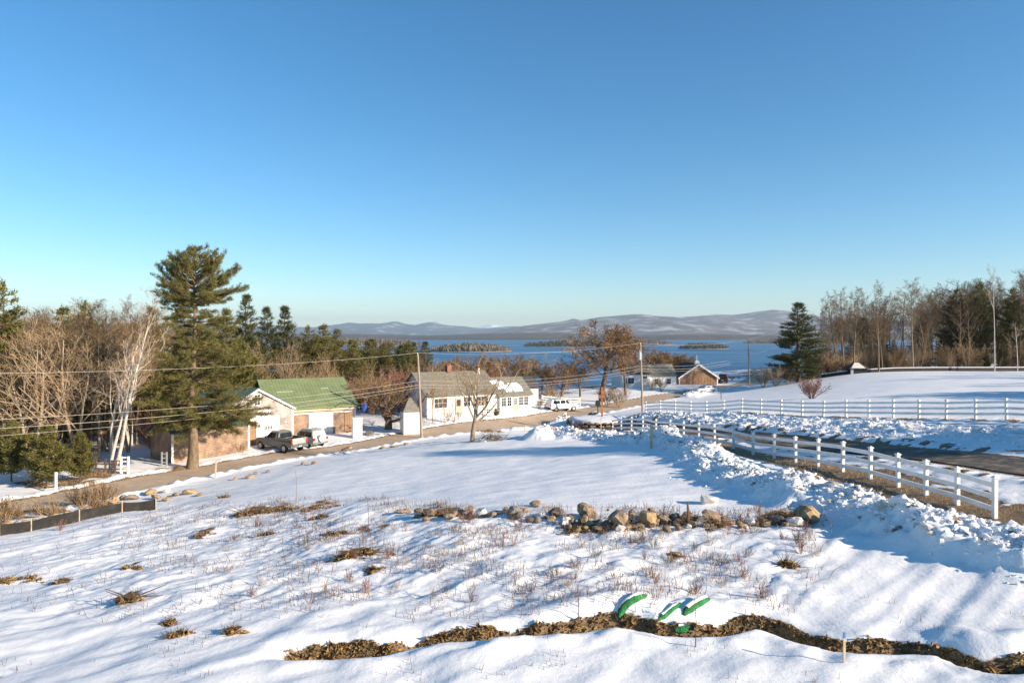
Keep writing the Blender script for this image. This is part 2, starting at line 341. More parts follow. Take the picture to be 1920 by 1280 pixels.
def ground(X, Y, full=True):
    X = np.asarray(X, float); Y = np.asarray(Y, float)
    z = base_z(X, Y); bare = np.zeros(X.shape)
    near = sstep(150, 90, Y) * sstep(140, 90, np.abs(X))
    dr, sr, _ = pl_dist(X, Y, ROAD); dr = dr + 2.65 - np.interp(Y, [38, 62, 78, 100, 130], [2.2, 2.1, 2.5, 2.7, 2.5]); dd, sd, _ = pl_dist(X, Y, DRIVE)
    n1 = fbm(X*.22, Y*.22, 3); n2 = fbm(X*1.1+7, Y*1.1, 3)
    keep = sstep(2.6, 3.8, dr) * sstep(1.9, 3.0, dd)            # off the roads
    # distance to the field wall: in front of it the slope is rough, behind it the field is smooth
    px, py = proj(X, np.maximum(Y, 1), z)
    wall_row = np.interp(px, [0, 300, 740, 960, 1550, 1920], [1000, 930, 940, 955, 960, 1010])
    rough = sstep(-8, 25, py - wall_row) * (Y > 5)
    ra = .75; cu, su = math.cos(R(41)), math.sin(R(41))
    along = X*cu + Y*su; across = -X*su + Y*cu
    rip = perlin(along*.22 + 3, across*1.25 + .8*perlin(X*.3, Y*.3)) + .5*perlin(along*.5, across*2.6+5)
    sm = sstep(1440, 1540, px)*sstep(-60, 60, 1190-py)*rough; calm = 1-.6*sstep(1180, 1230, py)-.85*sm*(1-sstep(1180, 1230, py))
    stripe = perlin(along*.11 + 3, across*2.3 + .5*perlin(X*.3, Y*.3)) + .6*perlin(along*.09 + 8, across*1.1)
    z = z + keep*near*(n1*.10*(.35+rough) + rough*(rip*.046*(1-.9*sm) + stripe*.05*sm + n2*.035*calm + .045*perlin(X*.8+3, Y*.8)*sstep(1180, 1230, py) + .012*perlin(X*5, Y*5)*calm))
    fr = perlin(X*.25+9, Y*.9) + .6*perlin(X*.6, Y*2.2) + .5*perlin(X*.9, Y*1.3)
    z = z + keep*near*(1-rough)*fr*.036*sstep(110, 60, Y)
    # brush zone tussocks
    tus = rough * sstep(1165, 1120, py) * sstep(-80, 200, px) * sstep(1640, 1480, px)
    z = z + tus*(.05*np.abs(perlin(X*2.0, Y*2.0)) + .05*np.abs(perlin(X*4.5, Y*4.5)) + .03*perlin(along*1.0, across*4.2) + .035*worley(X*1.1, Y*1.1)*sstep(-.3, .1, n1))
    # ploughed berms
    for d, w, hh in ((dr, 2.7, .22), (dd, 2.1, .12)):
        z = z + near*np.exp(-((d-w-.7)/.5)**2) * hh * np.clip(.7+.9*n2, .1, 1.6)
    # plough banks of broken snow
    chunk = np.zeros(X.shape)
    for Pb, s, hh in ((BANK_A, 1.15, .60), (BANK_B, 2.9, .34), (BANK_C, 1.0, .62), (BANK_D, 1.2, .6), (BANK_E, 1.3, .6)):
        d, sgn, _ = pl_dist(X, Y, Pb)
        g = np.exp(-(d/(s*(1+.25*n1)))**2.4)
        gc = np.exp(-(d/(s*1.45*(1+.25*n1)))**3); chunk = np.maximum(chunk, (gc if s < 2 else g)*hh/.78*(1.15 if s < 2 else 1.6)); z = z + g*hh*(.75+.5*n1+.2*n2)
    ck = np.minimum(1, chunk*1.3) * sstep(1.9, 2.5, dd) * sstep(2.8, 3.4, dr)
    z = z + ck*(.30*worley(X*1.25, Y*1.25) + .17*worley(X*2.9+4, Y*2.9) + .07*worley(X*6, Y*6+9) - .17)
    # bare, sandy verge along the near fence and a straw strip below the far one
    dx, dy = F2B[0]-F2A[0], F2B[1]-F2A[1]; L = math.hypot(dx, dy)
    t2 = ((X-F2A[0])*dx + (Y-F2A[1])*dy)/L; s2 = ((X-F2A[0])*dy - (Y-F2A[1])*dx)/L      # + on the drive side
    b2 = sstep(-2.1, -1.3, s2+.5*n2) * sstep(2.6, 1.0, s2+.8*n2) * sstep(42, 22, t2) * sstep(-14, -6, t2)
    bare = np.maximum(bare, b2*(.98+.35*n1)*(1-.85*sstep(.35, .7, chunk)))
    z = z - .10*b2*(1-sstep(.2, .5, chunk))
    ex, ey = F1B[0]-F1A[0], F1B[1]-F1A[1]; L1 = math.hypot(ex, ey)
    t1 = ((X-F1A[0])*ex + (Y-F1A[1])*ey)/L1; s1 = ((X-F1A[0])*ey - (Y-F1A[1])*ex)/L1
    bare = np.maximum(bare, np.exp(-((s1+.35)/.65)**2)*.85*sstep(36, 26, t1)*sstep(-14, -6, t1)*(.8+.5*n2))
    # sandy shoulders
    bare = np.maximum(bare, .8*sstep(4.0, 3.0, dd)*sstep(-.1, .4, n2)*near)
    bare = np.maximum(bare, .9*sstep(3.1, 2.7, dr))
    bare = np.maximum(bare, .9*sstep(2.2, 1.7, dd))
    # ditch
    dq, sq, pq = pl_dist(X, Y, DITCH); s = dq*sq
    ends = sstep(0, 3, pq)
    wv = .12*n2
    wd = .23 + .10*sstep(-.2, .5, perlin(X*.35, Y*.35+3)) + .12*sstep(760, 680, px); cut = np.exp(-((s-.02+wv)/wd)**2)
    z = z - ends*.52*cut + ends*(.13*np.exp(-((s-.85+wv)/.38)**2)*(1+n1) + .045*np.exp(-((s+.75)/.3)**2)*(1+1.5*n2))
    bare = np.maximum(bare, ends*1.15*np.exp(-((s-.08+wv)/(wd*1.08+.07*n2))**4)*(1.15+.4*n2+.1*n1))
    # bare patches
    for cx, cy, rx, ry, soft in _patch:
        q = ((X-cx)/rx)**2 + ((Y-cy)/ry)**2
        e = np.exp(-q*1.1)*(.9 if not soft else .55)
        bare = np.maximum(bare, e*(1+.9*n2))
    # melted muddy yard before the garage
    # wood floors: leaf litter with patchy snow
    wood = np.maximum(sstep(118, 130, Y)*sstep(48, 56, X), sstep(100, 140, Y)*(X < 20))
    wood = np.maximum(wood, sstep(66, 80, Y)*sstep(-36, -44, X)); wood = np.maximum(wood, sstep(230, 300, Y))
    bare = np.maximum(bare, wood*(.55+.5*n1))
    bare = np.maximum(bare, chunk*(.34+.5*fbm(X*2.1+3, Y*2.1, 3)))                # grit thrown up with the snow
    # roads: the ground dips under the paved sheets
    onroad = np.maximum(sstep(2.9, 2.45, dr), sstep(1.8, 1.38, dd))
    zb = base_z(X, Y)
    z = z*(1-onroad) + (zb-.07)*onroad
    return (z, bare) if full else z
def gz(X, Y): return ground(X, Y, False)
def G(x, y): return float(gz(np.array([x]), np.array([y]))[0])
def spot(px, py):
    return at(px, py, gz)
def far_spot(px, Y):
    x = (px-960)/FPX*Y; return Vector((x, Y, G(x, Y)))

def axis_steps(knots):
    out = [knots[0][0]]
    for (a, s0), (b, s1) in zip(knots[:-1], knots[1:]):
        x = a
        while x < b - 1e-6:
            t = (x-a)/(b-a); x = min(b, x + s0*(1-t) + s1*t)
            if b - x < .3*s1: x = b
            out.append(x)
    return np.array(out)
xr = axis_steps([(0,.13),(18,.14),(36,.38),(70,.9),(120,3),(400,40),(3000,600),(29000,6000)])
gx = np.concatenate([-xr[:0:-1], xr])
gy = axis_steps([(-90,10),(0,1.2),(9,.25),(11,.09),(26,.10),(34,.2),(62,.3),(100,.6),(150,1.4),(260,8),(700,60),(5000,600),(23000,4000)])
GX, GY = np.meshgrid(gx, gy)
GZ, GB = ground(GX, GY)
V = np.stack([GX.ravel(), GY.ravel(), GZ.ravel()], 1)
nc = len(gx); nr = len(gy)
ii = (np.arange(nr-1)[:, None]*nc + np.arange(nc-1)[None]).ravel()
Fq = np.stack([ii, ii+1, ii+nc+1, ii+nc], 1)

m, N, L, p = new_mat('snow_and_bare_ground')
p.inputs['Roughness'].default_value = .65; p.inputs['Specular IOR Level'].default_value = .25
tc = N.new('ShaderNodeTexCoord'); at_n = N.new('ShaderNodeAttribute'); at_n.attribute_name = 'bare'
nz = N.new('ShaderNodeTexNoise'); nz.inputs['Scale'].default_value = 2.6; nz.inputs['Detail'].default_value = 7; nz.inputs['Roughness'].default_value = .7; L.new(tc.outputs['Object'], nz.inputs['Vector'])
ad = N.new('ShaderNodeMath'); ad.operation = 'ADD'; L.new(at_n.outputs['Fac'], ad.inputs[0])
mr = N.new('ShaderNodeMapRange'); mr.inputs[1].default_value = .2; mr.inputs[2].default_value = .8; mr.inputs[3].default_value = -.38; mr.inputs[4].default_value = .38; L.new(nz.outputs[0], mr.inputs[0]); L.new(mr.outputs[0], ad.inputs[1])
th = N.new('ShaderNodeMapRange'); th.inputs[1].default_value = .44; th.inputs[2].default_value = .58; L.new(ad.outputs[0], th.inputs[0])
n2 = N.new('ShaderNodeTexNoise'); n2.inputs['Scale'].default_value = 6; n2.inputs['Detail'].default_value = 8; n2.inputs['Roughness'].default_value = .75; L.new(tc.outputs['Object'], n2.inputs['Vector'])
rp = N.new('ShaderNodeValToRGB'); L.new(n2.outputs[0], rp.inputs[0])
rp.color_ramp.elements[0].position = .3; rp.color_ramp.elements[0].color = (.05, .032, .018, 1); rp.color_ramp.elements[1].position = .72; rp.color_ramp.elements[1].color = (.34, .235, .125, 1)
n3 = N.new('ShaderNodeTexNoise'); n3.inputs['Scale'].default_value = .5; n3.inputs['Detail'].default_value = 6; L.new(tc.outputs['Object'], n3.inputs['Vector'])
r3 = N.new('ShaderNodeValToRGB'); L.new(n3.outputs[0], r3.inputs[0]); r3.color_ramp.elements[0].color = (.80, .795, .79, 1); r3.color_ramp.elements[1].color = (.86, .85, .83, 1)
mx = N.new('ShaderNodeMix'); mx.data_type = 'RGBA'; L.new(th.outputs[0], mx.inputs[0]); L.new(r3.outputs[0], mx.inputs[6]); L.new(rp.outputs[0], mx.inputs[7]); L.new(mx.outputs[2], p.inputs['Base Color'])
n4 = N.new('ShaderNodeTexNoise'); n4.inputs['Scale'].default_value = 5; n4.inputs['Detail'].default_value = 9; n4.inputs['Roughness'].default_value = .62; L.new(tc.outputs['Object'], n4.inputs['Vector'])
bp = N.new('ShaderNodeBump'); bp.inputs['Strength'].default_value = .5; bp.inputs['Distance'].default_value = .045; L.new(n4.outputs[0], bp.inputs['Height']); L.new(bp.outputs[0], p.inputs['Normal'])
M['ground'] = m
M['snow'] = mat('broken_snow', (.85, .845, .84), .65, c2=(.74, .74, .75), scale=4, bump=.4, bscale=12, spec=.25)
M['snow_dirty'] = mat('dirty_broken_snow', (.80, .77, .72), .7, c2=(.50, .44, .37), scale=3, bump=.5, bscale=12, spec=.2)

ground_o = obj('ground', V, Fq, M['ground'], smooth=True); tag(ground_o, kind='structure')
a = ground_o.data.attributes.new('bare', 'FLOAT', 'POINT'); a.data.foreach_set('value', GB.ravel().astype(np.float32))

# ------------------------------------------------------------------ road and drive
def road_hw(Y): return np.interp(Y, [38, 62, 78, 100, 130], [2.2, 2.1, 2.5, 2.7, 2.5])
def strip(name, Pc, hw, mat_, dz, n=8, wob=0.0):
    Pc = [Vector((p[0], p[1], 0)) for p in Pc]; pts = []
    for i, p_ in enumerate(Pc):
        d = (Pc[min(i+1, len(Pc)-1)] - Pc[max(i-1, 0)]).normalized(); nrm = Vector((-d.y, d.x, 0))
        w = (hw if hw else road_hw(p_.y)) * (1 + wob*math.sin(i*1.7) + wob*math.sin(i*.63))
        for k in range(n+1): q = p_ + nrm*w*(2*k/n-1); pts.append((q.x, q.y))
    pts = np.array(pts); z = base_z(pts[:, 0], pts[:, 1]) + dz
    n1_ = n+1; ii = (np.arange(len(Pc)-1)[:, None]*n1_ + np.arange(n)[None]).ravel()
    Fs = np.stack([ii, ii+n1_, ii+n1_+1, ii+1], 1)
    return obj(name, np.column_stack([pts, z]), Fs, mat_, smooth=True)
def road_mat(name, c, c2, c3):
    m = mat(name, c, .85, c2=c2, scale=.35, bump=.25, bscale=60, spec=.2, detail=8)
    N, L = m.node_tree.nodes, m.node_tree.links; p = N['Principled BSDF']; src = p.inputs['Base Color'].links[0].from_socket
    tc = N['Texture Coordinate']; nz = N.new('ShaderNodeTexNoise'); nz.inputs['Scale'].default_value = 1.6; nz.inputs['Detail'].default_value = 9; nz.inputs['Roughness'].default_value = .7; L.new(tc.outputs['Object'], nz.inputs['Vector'])
    mr = N.new('ShaderNodeMapRange'); mr.inputs[1].default_value = .48; mr.inputs[2].default_value = .68; L.new(nz.outputs[0], mr.inputs[0])
    mx = N.new('ShaderNodeMix'); mx.data_type = 'RGBA'; L.new(mr.outputs[0], mx.inputs[0]); L.new(src, mx.inputs[6]); mx.inputs[7].default_value = (*c3, 1); L.new(mx.outputs[2], p.inputs['Base Color'])
    return m
M['road'] = road_mat('sanded_road', (.52, .39, .27), (.41, .31, .215), (.58, .45, .33))
M['drive'] = road_mat('wet_asphalt_drive', (.16, .13, .10), (.06, .054, .05), (.36, .27, .185))
tag(strip('road', smooth_path(ROAD, .8), None, M['road'], .0, 10, .02), kind='structure')
tag(strip('driveway', smooth_path(DRIVE, .6), 1.5, M['drive'], .012, 8, .04), kind='structure')

# ------------------------------------------------------------------ lake, islands, far shores and mountains
m, N, L, p = new_mat('lake_water')
tc = N.new('ShaderNodeTexCoord'); mp = N.new('ShaderNodeMapping'); mp.inputs['Scale'].default_value = (.0011, .0085, 1); L.new(tc.outputs['Object'], mp.inputs[0])
nz = N.new('ShaderNodeTexNoise'); nz.inputs['Scale'].default_value = 1; nz.inputs['Detail'].default_value = 5; nz.inputs['Distortion'].default_value = .6; L.new(mp.outputs[0], nz.inputs['Vector'])
rp = N.new('ShaderNodeValToRGB'); L.new(nz.outputs[0], rp.inputs[0]); e = rp.color_ramp.elements
e[0].position = .36; e[0].color = (.008, .062, .165, 1); e[1].position = .68; e[1].color = (.22, .38, .52, 1)  # blue of the reflected sky is painted into the base colour
k = e.new(.50); k.color = (.016, .092, .22, 1); k = e.new(.59); k.color = (.06, .16, .27, 1)
L.new(rp.outputs[0], p.inputs['Base Color']); p.inputs['Roughness'].default_value = .35; p.inputs['IOR'].default_value = 1.16
n2 = N.new('ShaderNodeTexNoise'); n2.inputs['Scale'].default_value = .25; n2.inputs['Detail'].default_value = 5; L.new(tc.outputs['Object'], n2.inputs['Vector'])
bp = N.new('ShaderNodeBump'); bp.inputs['Strength'].default_value = .5; bp.inputs['Distance'].default_value = .5; L.new(n2.outputs[0], bp.inputs['Height']); L.new(bp.outputs[0], p.inputs['Normal'])
M['lake'] = m
lx = np.linspace(-9000, 9000, 40); ly = np.geomspace(240, 5200, 30); LX, LY = np.meshgrid(lx, ly)
ii = (np.arange(29)[:, None]*40 + np.arange(39)[None]).ravel()
tag(obj('lake', np.stack([LX.ravel(), LY.ravel(), np.full(LX.size, LAKE_Z)], 1), np.stack([ii, ii+1, ii+41, ii+40], 1), m), kind='structure')

def hill(name, prof, y0, y1, crest, mat_, nx=260, ny=46, rough=.25, seed=0, basez=None, jag=0.0):
    """a mountain range: crest heights follow (column, row) pairs seen at the crest distance, spurs and valleys by noise"""
    bz = LAKE_Z - 6 if basez is None else basez
    xs0 = [(c-960)/FPX*crest for c, r in prof]; hs = [CAMZ+(HY-r)/FPX*crest - bz for c, r in prof]
    X = np.linspace(xs0[0], xs0[-1], nx); Yv = np.linspace(y0, y1, ny); XX, YY = np.meshgrid(X, Yv)
    k = np.where(YY < crest, (YY-y0)/(crest-y0), (y1-YY)/(y1-crest)); sc = (crest-y0)
    H = np.interp(XX, xs0, hs)
    sp = 1 - np.abs(perlin(XX/sc*2.2+seed, YY/sc*1.1)) * 1.5
    nn = fbm(XX/sc*2.6+seed, YY/sc*2.6, 5)
    shape = np.clip(k, 0, 1)**(.85)
    side = np.minimum(1, np.minimum(XX-X[0], X[-1]-XX)/(.03*(X[-1]-X[0])+1)) if name != 'mountain' else 1
    Z = bz + H*(shape*(1 + (1-shape)*(rough*1.3*(sp-.5) + rough*nn)) + jag*nn*shape)*side
    ii = (np.arange(ny-1)[:, None]*nx + np.arange(nx-1)[None]).ravel()
    return tag(obj(name, np.stack([XX.ravel(), YY.ravel(), Z.ravel()], 1), np.stack([ii, ii+1, ii+nx+1, ii+nx], 1), mat_, smooth=True), kind='structure')
def mountain_mat(name, c, c2, snow, lo, hi, scale):
    m = mat(name, c, .95, c2=c2, scale=scale, spec=.05, detail=9)
    N, L = m.node_tree.nodes, m.node_tree.links; p = N['Principled BSDF']; src = p.inputs['Base Color'].links[0].from_socket
    tc = N['Texture Coordinate']; nz = N.new('ShaderNodeTexNoise'); nz.inputs['Scale'].default_value = scale*2.3; nz.inputs['Detail'].default_value = 8; nz.inputs['Roughness'].default_value = .65; L.new(tc.outputs['Object'], nz.inputs['Vector'])
    mr = N.new('ShaderNodeMapRange'); mr.inputs[1].default_value = lo; mr.inputs[2].default_value = hi; L.new(nz.outputs[0], mr.inputs[0])
    mx = N.new('ShaderNodeMix'); mx.data_type = 'RGBA'; L.new(mr.outputs[0], mx.inputs[0]); L.new(src, mx.inputs[6]); mx.inputs[7].default_value = (*snow, 1); L.new(mx.outputs[2], p.inputs['Base Color'])
    return m
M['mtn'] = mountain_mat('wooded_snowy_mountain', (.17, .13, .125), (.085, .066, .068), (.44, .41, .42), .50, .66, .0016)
M['mtn_far'] = mountain_mat('far_haze_tinted_mountain', (.085, .085, .105), (.055, .058, .075), (.50, .50, .53), .55, .70, .0012)  # bluish base tone: haze tint put into the hillside colour
M['mtn_snow'] = mat('snow_peak', (.86, .86, .88), .9, var=.05, scale=.001)
M['shore'] = mountain_mat('bare_wooded_shore', (.115, .082, .065), (.06, .047, .04), (.36, .33, .30), .62, .70, .006)
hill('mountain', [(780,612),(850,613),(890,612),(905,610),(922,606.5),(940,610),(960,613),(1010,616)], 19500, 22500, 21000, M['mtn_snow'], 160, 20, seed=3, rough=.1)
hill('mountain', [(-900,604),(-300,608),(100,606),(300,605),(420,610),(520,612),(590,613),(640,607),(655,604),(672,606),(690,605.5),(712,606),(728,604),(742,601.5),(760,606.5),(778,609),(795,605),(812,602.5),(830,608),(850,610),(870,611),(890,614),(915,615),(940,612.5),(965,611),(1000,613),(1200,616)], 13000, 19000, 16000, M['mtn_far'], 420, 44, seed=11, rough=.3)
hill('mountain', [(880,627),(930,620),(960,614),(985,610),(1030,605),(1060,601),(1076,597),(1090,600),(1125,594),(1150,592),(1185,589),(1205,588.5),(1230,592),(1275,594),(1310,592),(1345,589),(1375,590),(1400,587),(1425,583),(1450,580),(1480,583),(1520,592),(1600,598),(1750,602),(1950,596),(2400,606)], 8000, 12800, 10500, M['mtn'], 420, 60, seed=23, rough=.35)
hill('hill', [(-800,624),(100,622),(500,625),(640,626),(740,627),(820,628),(880,626),(960,624),(1040,624),(1120,626),(1220,627),(1330,625),(1400,627),(1500,626),(2200,622)], 5000, 8000, 6600, M['shore'], 300, 26, seed=5, rough=.3, jag=.10)
hill('shore', [(-600,630),(300,631),(560,632),(700,632.5),(800,633.5),(900,634),(1080,633),(1180,632),(1250,629),(1300,628),(1370,629),(1440,630),(1600,629),(2000,630)], 4250, 5600, 4800, M['shore'], 300, 20, seed=8, rough=.3, jag=.16)

def far_trees(cx, cy, hx, hy, n, hmin, hmax, seed, topz):
    """many small crowns on an island: one mass"""
    r = np.random.default_rng(seed); ang = r.uniform(0, 2*np.pi, n); rad = np.sqrt(r.uniform(0, 1, n))
    x = cx + hx*rad*np.cos(ang); y = cy + hy*rad*np.sin(ang)
    z = LAKE_Z + topz*(1-rad**2) - .5; h = r.uniform(hmin, hmax, n)*(1-.35*rad**3); w = h*r.uniform(.16, .40, n)
    Vs = []; Fs = []; k = 6
    prof = [(0, .5), (.35, 1.0), (.7, .62), (1.0, .06)]
    for q, (t, s) in enumerate(prof):
        for j in range(k):
            a = 2*np.pi*j/k + r.uniform(0, 1, n); ss = s*w*r.uniform(.7, 1.25, n)
            Vs.append(np.stack([x+ss*np.cos(a), y+ss*np.sin(a), z+h*t], 1))
    Vs = np.stack(Vs, 1).reshape(-1, 3); base = (np.arange(n)*k*len(prof))[:, None]
    for q in range(len(prof)-1):
        for j in range(k):
            Fs.append(base + np.array([[q*k+j, q*k+(j+1) % k, (q+1)*k+(j+1) % k, (q+1)*k+j]]))
    return Vs, np.concatenate(Fs)
M['isle_tree'] = mat('island_woods', (.20, .145, .10), .9, c2=(.045, .05, .028), scale=.045, detail=3)
M['isle_ever'] = mat('island_evergreens', (.075, .07, .045), .9, c2=(.03, .034, .022), scale=.06, detail=3)
def island(px0, px1, Y, top, depth, n, mat_, seed, hmin=9, hmax=17):
    cx = ((px0+px1)/2-960)/FPX*Y; hx = (px1-px0)/2/FPX*Y
    mb = MB(); k = 28; rings = [(1.03, -3), (1.0, .8), (.7, top*.5), (.3, top*.9)]
    vs = [(hx*s*math.cos(2*math.pi*j/k), depth*s*math.sin(2*math.pi*j/k), z) for s, z in rings for j in range(k)] + [(0, 0, top)]
    fs = [(q*k+j, q*k+(j+1) % k, (q+1)*k+(j+1) % k, (q+1)*k+j) for q in range(3) for j in range(k)] + [(3*k+j, 3*k+(j+1) % k, 4*k) for j in range(k)]
    o = tag(obj('island', vs, fs, M['shore_rock'], smooth=True, loc=(cx, Y, LAKE_Z)), kind='structure')
    Vt, Ft = far_trees(0, 0, hx*.97, depth*.97, n, hmin, hmax, seed, top)
    Vt[:, 2] -= LAKE_Z
    tag(obj('island_woods', Vt, Ft, mat_, o), kind='stuff')
M['shore_rock'] = mat('island_shore', (.40, .33, .26), .9, c2=(.20, .15, .11), scale=.05)
island(808, 960, 1690, 6, 90, 1300, M['isle_tree'], 1, 6, 17)
island(978, 1190, 2300, 4, 110, 1000, M['isle_ever'], 2, 6, 20)
island(1272, 1366, 1960, 2, 60, 420, M['isle_ever'], 3, 5, 17)
island(1180, 1262, 2700, 5, 90, 500, M['isle_tree'], 4, 9, 15)
island(560, 790, 2500, 14, 250, 1500, M['isle_tree'], 5, 10, 17)
island(1395, 1640, 3000, 8, 220, 1300, M['isle_tree'], 6, 10, 17)

# ------------------------------------------------------------------ trees
def segs_mesh(segs, sides):
    """tapered prisms for (p0, p1, r0, r1) rows"""
    S = np.array([(*a, *b, r0, r1) for a, b, r0, r1 in segs], dtype=float)
    p0, p1, r0, r1 = S[:, :3], S[:, 3:6], S[:, 6], S[:, 7]
    d = p1-p0; d /= np.linalg.norm(d, axis=1, keepdims=True)+1e-9
    ref = np.where(np.abs(d[:, 2:3]) < .9, np.array([[0, 0, 1.]]), np.array([[1., 0, 0]]))
    u = np.cross(d, ref); u /= np.linalg.norm(u, axis=1, keepdims=True)+1e-9; w = np.cross(d, u)
    vs = []
    for p, r in ((p0, r0), (p1, r1)):
        for k in range(sides):
            a = 2*math.pi*k/sides; vs.append(p + (u*math.cos(a)+w*math.sin(a))*r[:, None])
    Vv = np.stack(vs, 1).reshape(-1, 3); b = (np.arange(len(S))*2*sides)[:, None]
    Ff = np.concatenate([b + np.array([[k, (k+1) % sides, sides+(k+1) % sides, sides+k]]) for k in range(sides)])
    return Vv, Ff
def grow(r, p, d, length, rad, level, maxlev, cfg, out, rmin):
    n = max(2, int(cfg['seg'][min(level, len(cfg['seg'])-1)])); sl = length/n; pts = [p]
    wob = cfg['wob'][min(level, len(cfg['wob'])-1)]; up = cfg['up'][min(level, len(cfg['up'])-1)]
    endr = max(rmin, rad*(cfg['taper'] if level == 0 else .3)); rr = [rad]
    for i in range(n):
        d = (d + Vector((r.gauss(0, wob), r.gauss(0, wob), r.gauss(0, wob*.6)+up))).normalized()
        q = p + d*sl; r1 = rad + (endr-rad)*(i+1)/n
        out.append((level, tuple(p), tuple(q), max(rmin, rr[-1]), max(rmin, r1))); rr.append(r1); pts.append(q); p = q
    if level >= maxlev: return
    nch = cfg['kids'][min(level, len(cfg['kids'])-1)]; t0 = cfg['start'][min(level, len(cfg['start'])-1)]
    for c in range(nch):
        t = t0 + (1-t0)*((c+r.random())/nch); f = t*n; i = min(n-1, int(f)); q = pts[i].lerp(pts[i+1], f-i)
        ax = (pts[i+1]-pts[i]).normalized(); az = r.uniform(0, 2*math.pi) if level else c*2.4+r.uniform(-.5, .5)
        u = ax.cross(Vector((0, 0, 1)) if abs(ax.z) < .9 else Vector((1, 0, 0))).normalized(); w = ax.cross(u)
        sp = R(r.uniform(*cfg['ang'][min(level, len(cfg['ang'])-1)]))
        nd = (ax*math.cos(sp) + (u*math.cos(az)+w*math.sin(az))*math.sin(sp)).normalized()
        ls = cfg['len'][min(level, len(cfg['len'])-1)]
        L_ = length*r.uniform(*ls)*(1 - .55*(t-t0)/(1-t0+1e-6) if level == 0 else 1-.3*t)
        grow(r, q, nd, L_, max(rmin, rr[i]*cfg['rk']*r.uniform(.75, 1)), level+1, maxlev, cfg, out, rmin)
HARD = dict(seg=[9, 5, 4, 3, 2], wob=[.028, .12, .16, .2, .22], up=[.02, .09, .07, .05, .03], taper=.18, kids=[13, 6, 5, 4], start=[.38, .25, .2, .15], ang=[(28, 55), (25, 55), (25, 60), (25, 65)], len=[(.28, .42), (.4, .65), (.4, .7), (.4, .7)], rk=.55)
OPEN = dict(seg=[6, 7, 5, 4, 3], wob=[.07, .17, .2, .24, .25], up=[.0, .05, .05, .03, .02], taper=.45, kids=[9, 9, 8, 6], start=[.35, .2, .15, .1], ang=[(35, 65), (30, 65), (30, 70), (30, 70)], len=[(.75, 1.0), (.4, .65), (.4, .65), (.4, .65)], rk=.55)
BIRCH = dict(seg=[9, 5, 4, 3], wob=[.06, .14, .18, .2], up=[.03, .12, .06, .0], taper=.25, kids=[10, 6, 5, 4], start=[.35, .25, .2, .15], ang=[(22, 45), (22, 50), (25, 60), (25, 60)], len=[(.28, .42), (.4, .6), (.4, .65), (.4, .6)], rk=.5)
SAPL = dict(seg=[8, 4, 3], wob=[.05, .12, .16], up=[.03, .14, .08], taper=.15, kids=[16, 5, 4], start=[.25, .2, .2], ang=[(22, 45), (25, 50), (25, 55)], len=[(.22, .36), (.35, .55), (.4, .6)], rk=.45)
def tree_meshes(name, seed, H, rad, cfg, maxlev, bark, twig, stems=1, lean=0.0, rmin=.008, split=1, spread=.25, tsides=3):
    r = random.Random(seed); out = []
    for s in range(stems):
        a = 2.4*s + r.uniform(-.4, .4); sq = 1 if stems < 6 else r.uniform(.15, 1.15)**.7; d = Vector((lean, 0, 1)) if stems == 1 else Vector((math.cos(a)*spread*sq+lean, math.sin(a)*spread*sq, 1))
        off = Vector((0, 0, -.15)) if stems == 1 else Vector((math.cos(a)*rad*.8, math.sin(a)*rad*.8, -.15))
        grow(r, off, d.normalized(), H*(1 if s == 0 else r.uniform(.75, 1)), rad*(1 if s == 0 else r.uniform(.6, .95)), 0, maxlev, cfg, out, rmin)
    tr = [o[1:] for o in out if o[0] <= split]; tw = [o[1:] for o in out if o[0] > split]
    res = [('trunk', mesh_data(name+'_trunk', *segs_mesh(tr, 6), bark, True))]
    if tw: res.append(('crown', mesh_data(name+'_crown', *segs_mesh(tw, tsides), twig, False)))
    top = max(o[2][2] for o in out)
    return res, top
def plant_kind(name, kind, loc, scale, rz, label, group=None, cat='tree', sxy=None):
    """a tree with its parts; kinds share mesh data"""
    res, top = kind
    t = empty(name, loc, label, cat, group, rz); s = scale; t.scale = ((sxy or s), (sxy or s), s)
    for pn, me in res: inst(pn, me, t)
    return t
def by_top(kind, px, ytop, Y, name, label, group=None, cat='tree', jit=None, wide=1.0, sink=0.0):
    """stands at distance Y on the ground, its tip seen at photo row ytop"""
    p_ = far_spot(px, Y); h = CAMZ + (HY-ytop)/FPX*Y - p_.z
    s = max(.15, h/kind[1]); p_.z -= sink
    return plant_kind(name, kind, p_, s, rnd.uniform(0, 6.28), label, group, cat, s*wide)

hard = [tree_meshes('hardwood', 10+i, 15, .17, HARD, 4 if i < 3 else 3, M['bark'], M['twig'], rmin=.010) for i in range(4)]
hard_pale = [tree_meshes('pale_hardwood', 20+i, 14, .15, HARD, 3, M['bark_tan'], M['twig_pale'], stems=2+i, rmin=.010, spread=.22) for i in range(2)]
openk = [tree_meshes('open_tree', 40+i, 5.0, .20, OPEN, 4, M['bark_dark'], M['twig_gold'], rmin=.0135, split=2) for i in range(2)]
birchk = [tree_meshes('birch', 50, 15, .16, BIRCH, 3, M['birch'], M['twig_pale'], stems=1, rmin=.009, split=2), tree_meshes('birch', 53, 14, .20, BIRCH, 3, M['birch'], M['twig_pale'], stems=3, lean=.16, rmin=.009, split=2, spread=.16)]
birch_straight = tree_meshes('birch', 57, 17, .16, dict(BIRCH, wob=[.012, .12, .18, .2], start=[.6, .25, .2, .15], kids=[9, 6, 5, 4], len=[(.16, .26), (.4, .6), (.4, .65), (.4, .6)]), 3, M['birch'], M['twig_pale'], rmin=.009, split=1)
sapl = [tree_meshes('sapling', 60+i, 7, .06, SAPL, 2, M['bark_tan'], M['twig'] if i else M['twig_pale'], stems=3, rmin=.007, spread=.25) for i in range(2)]
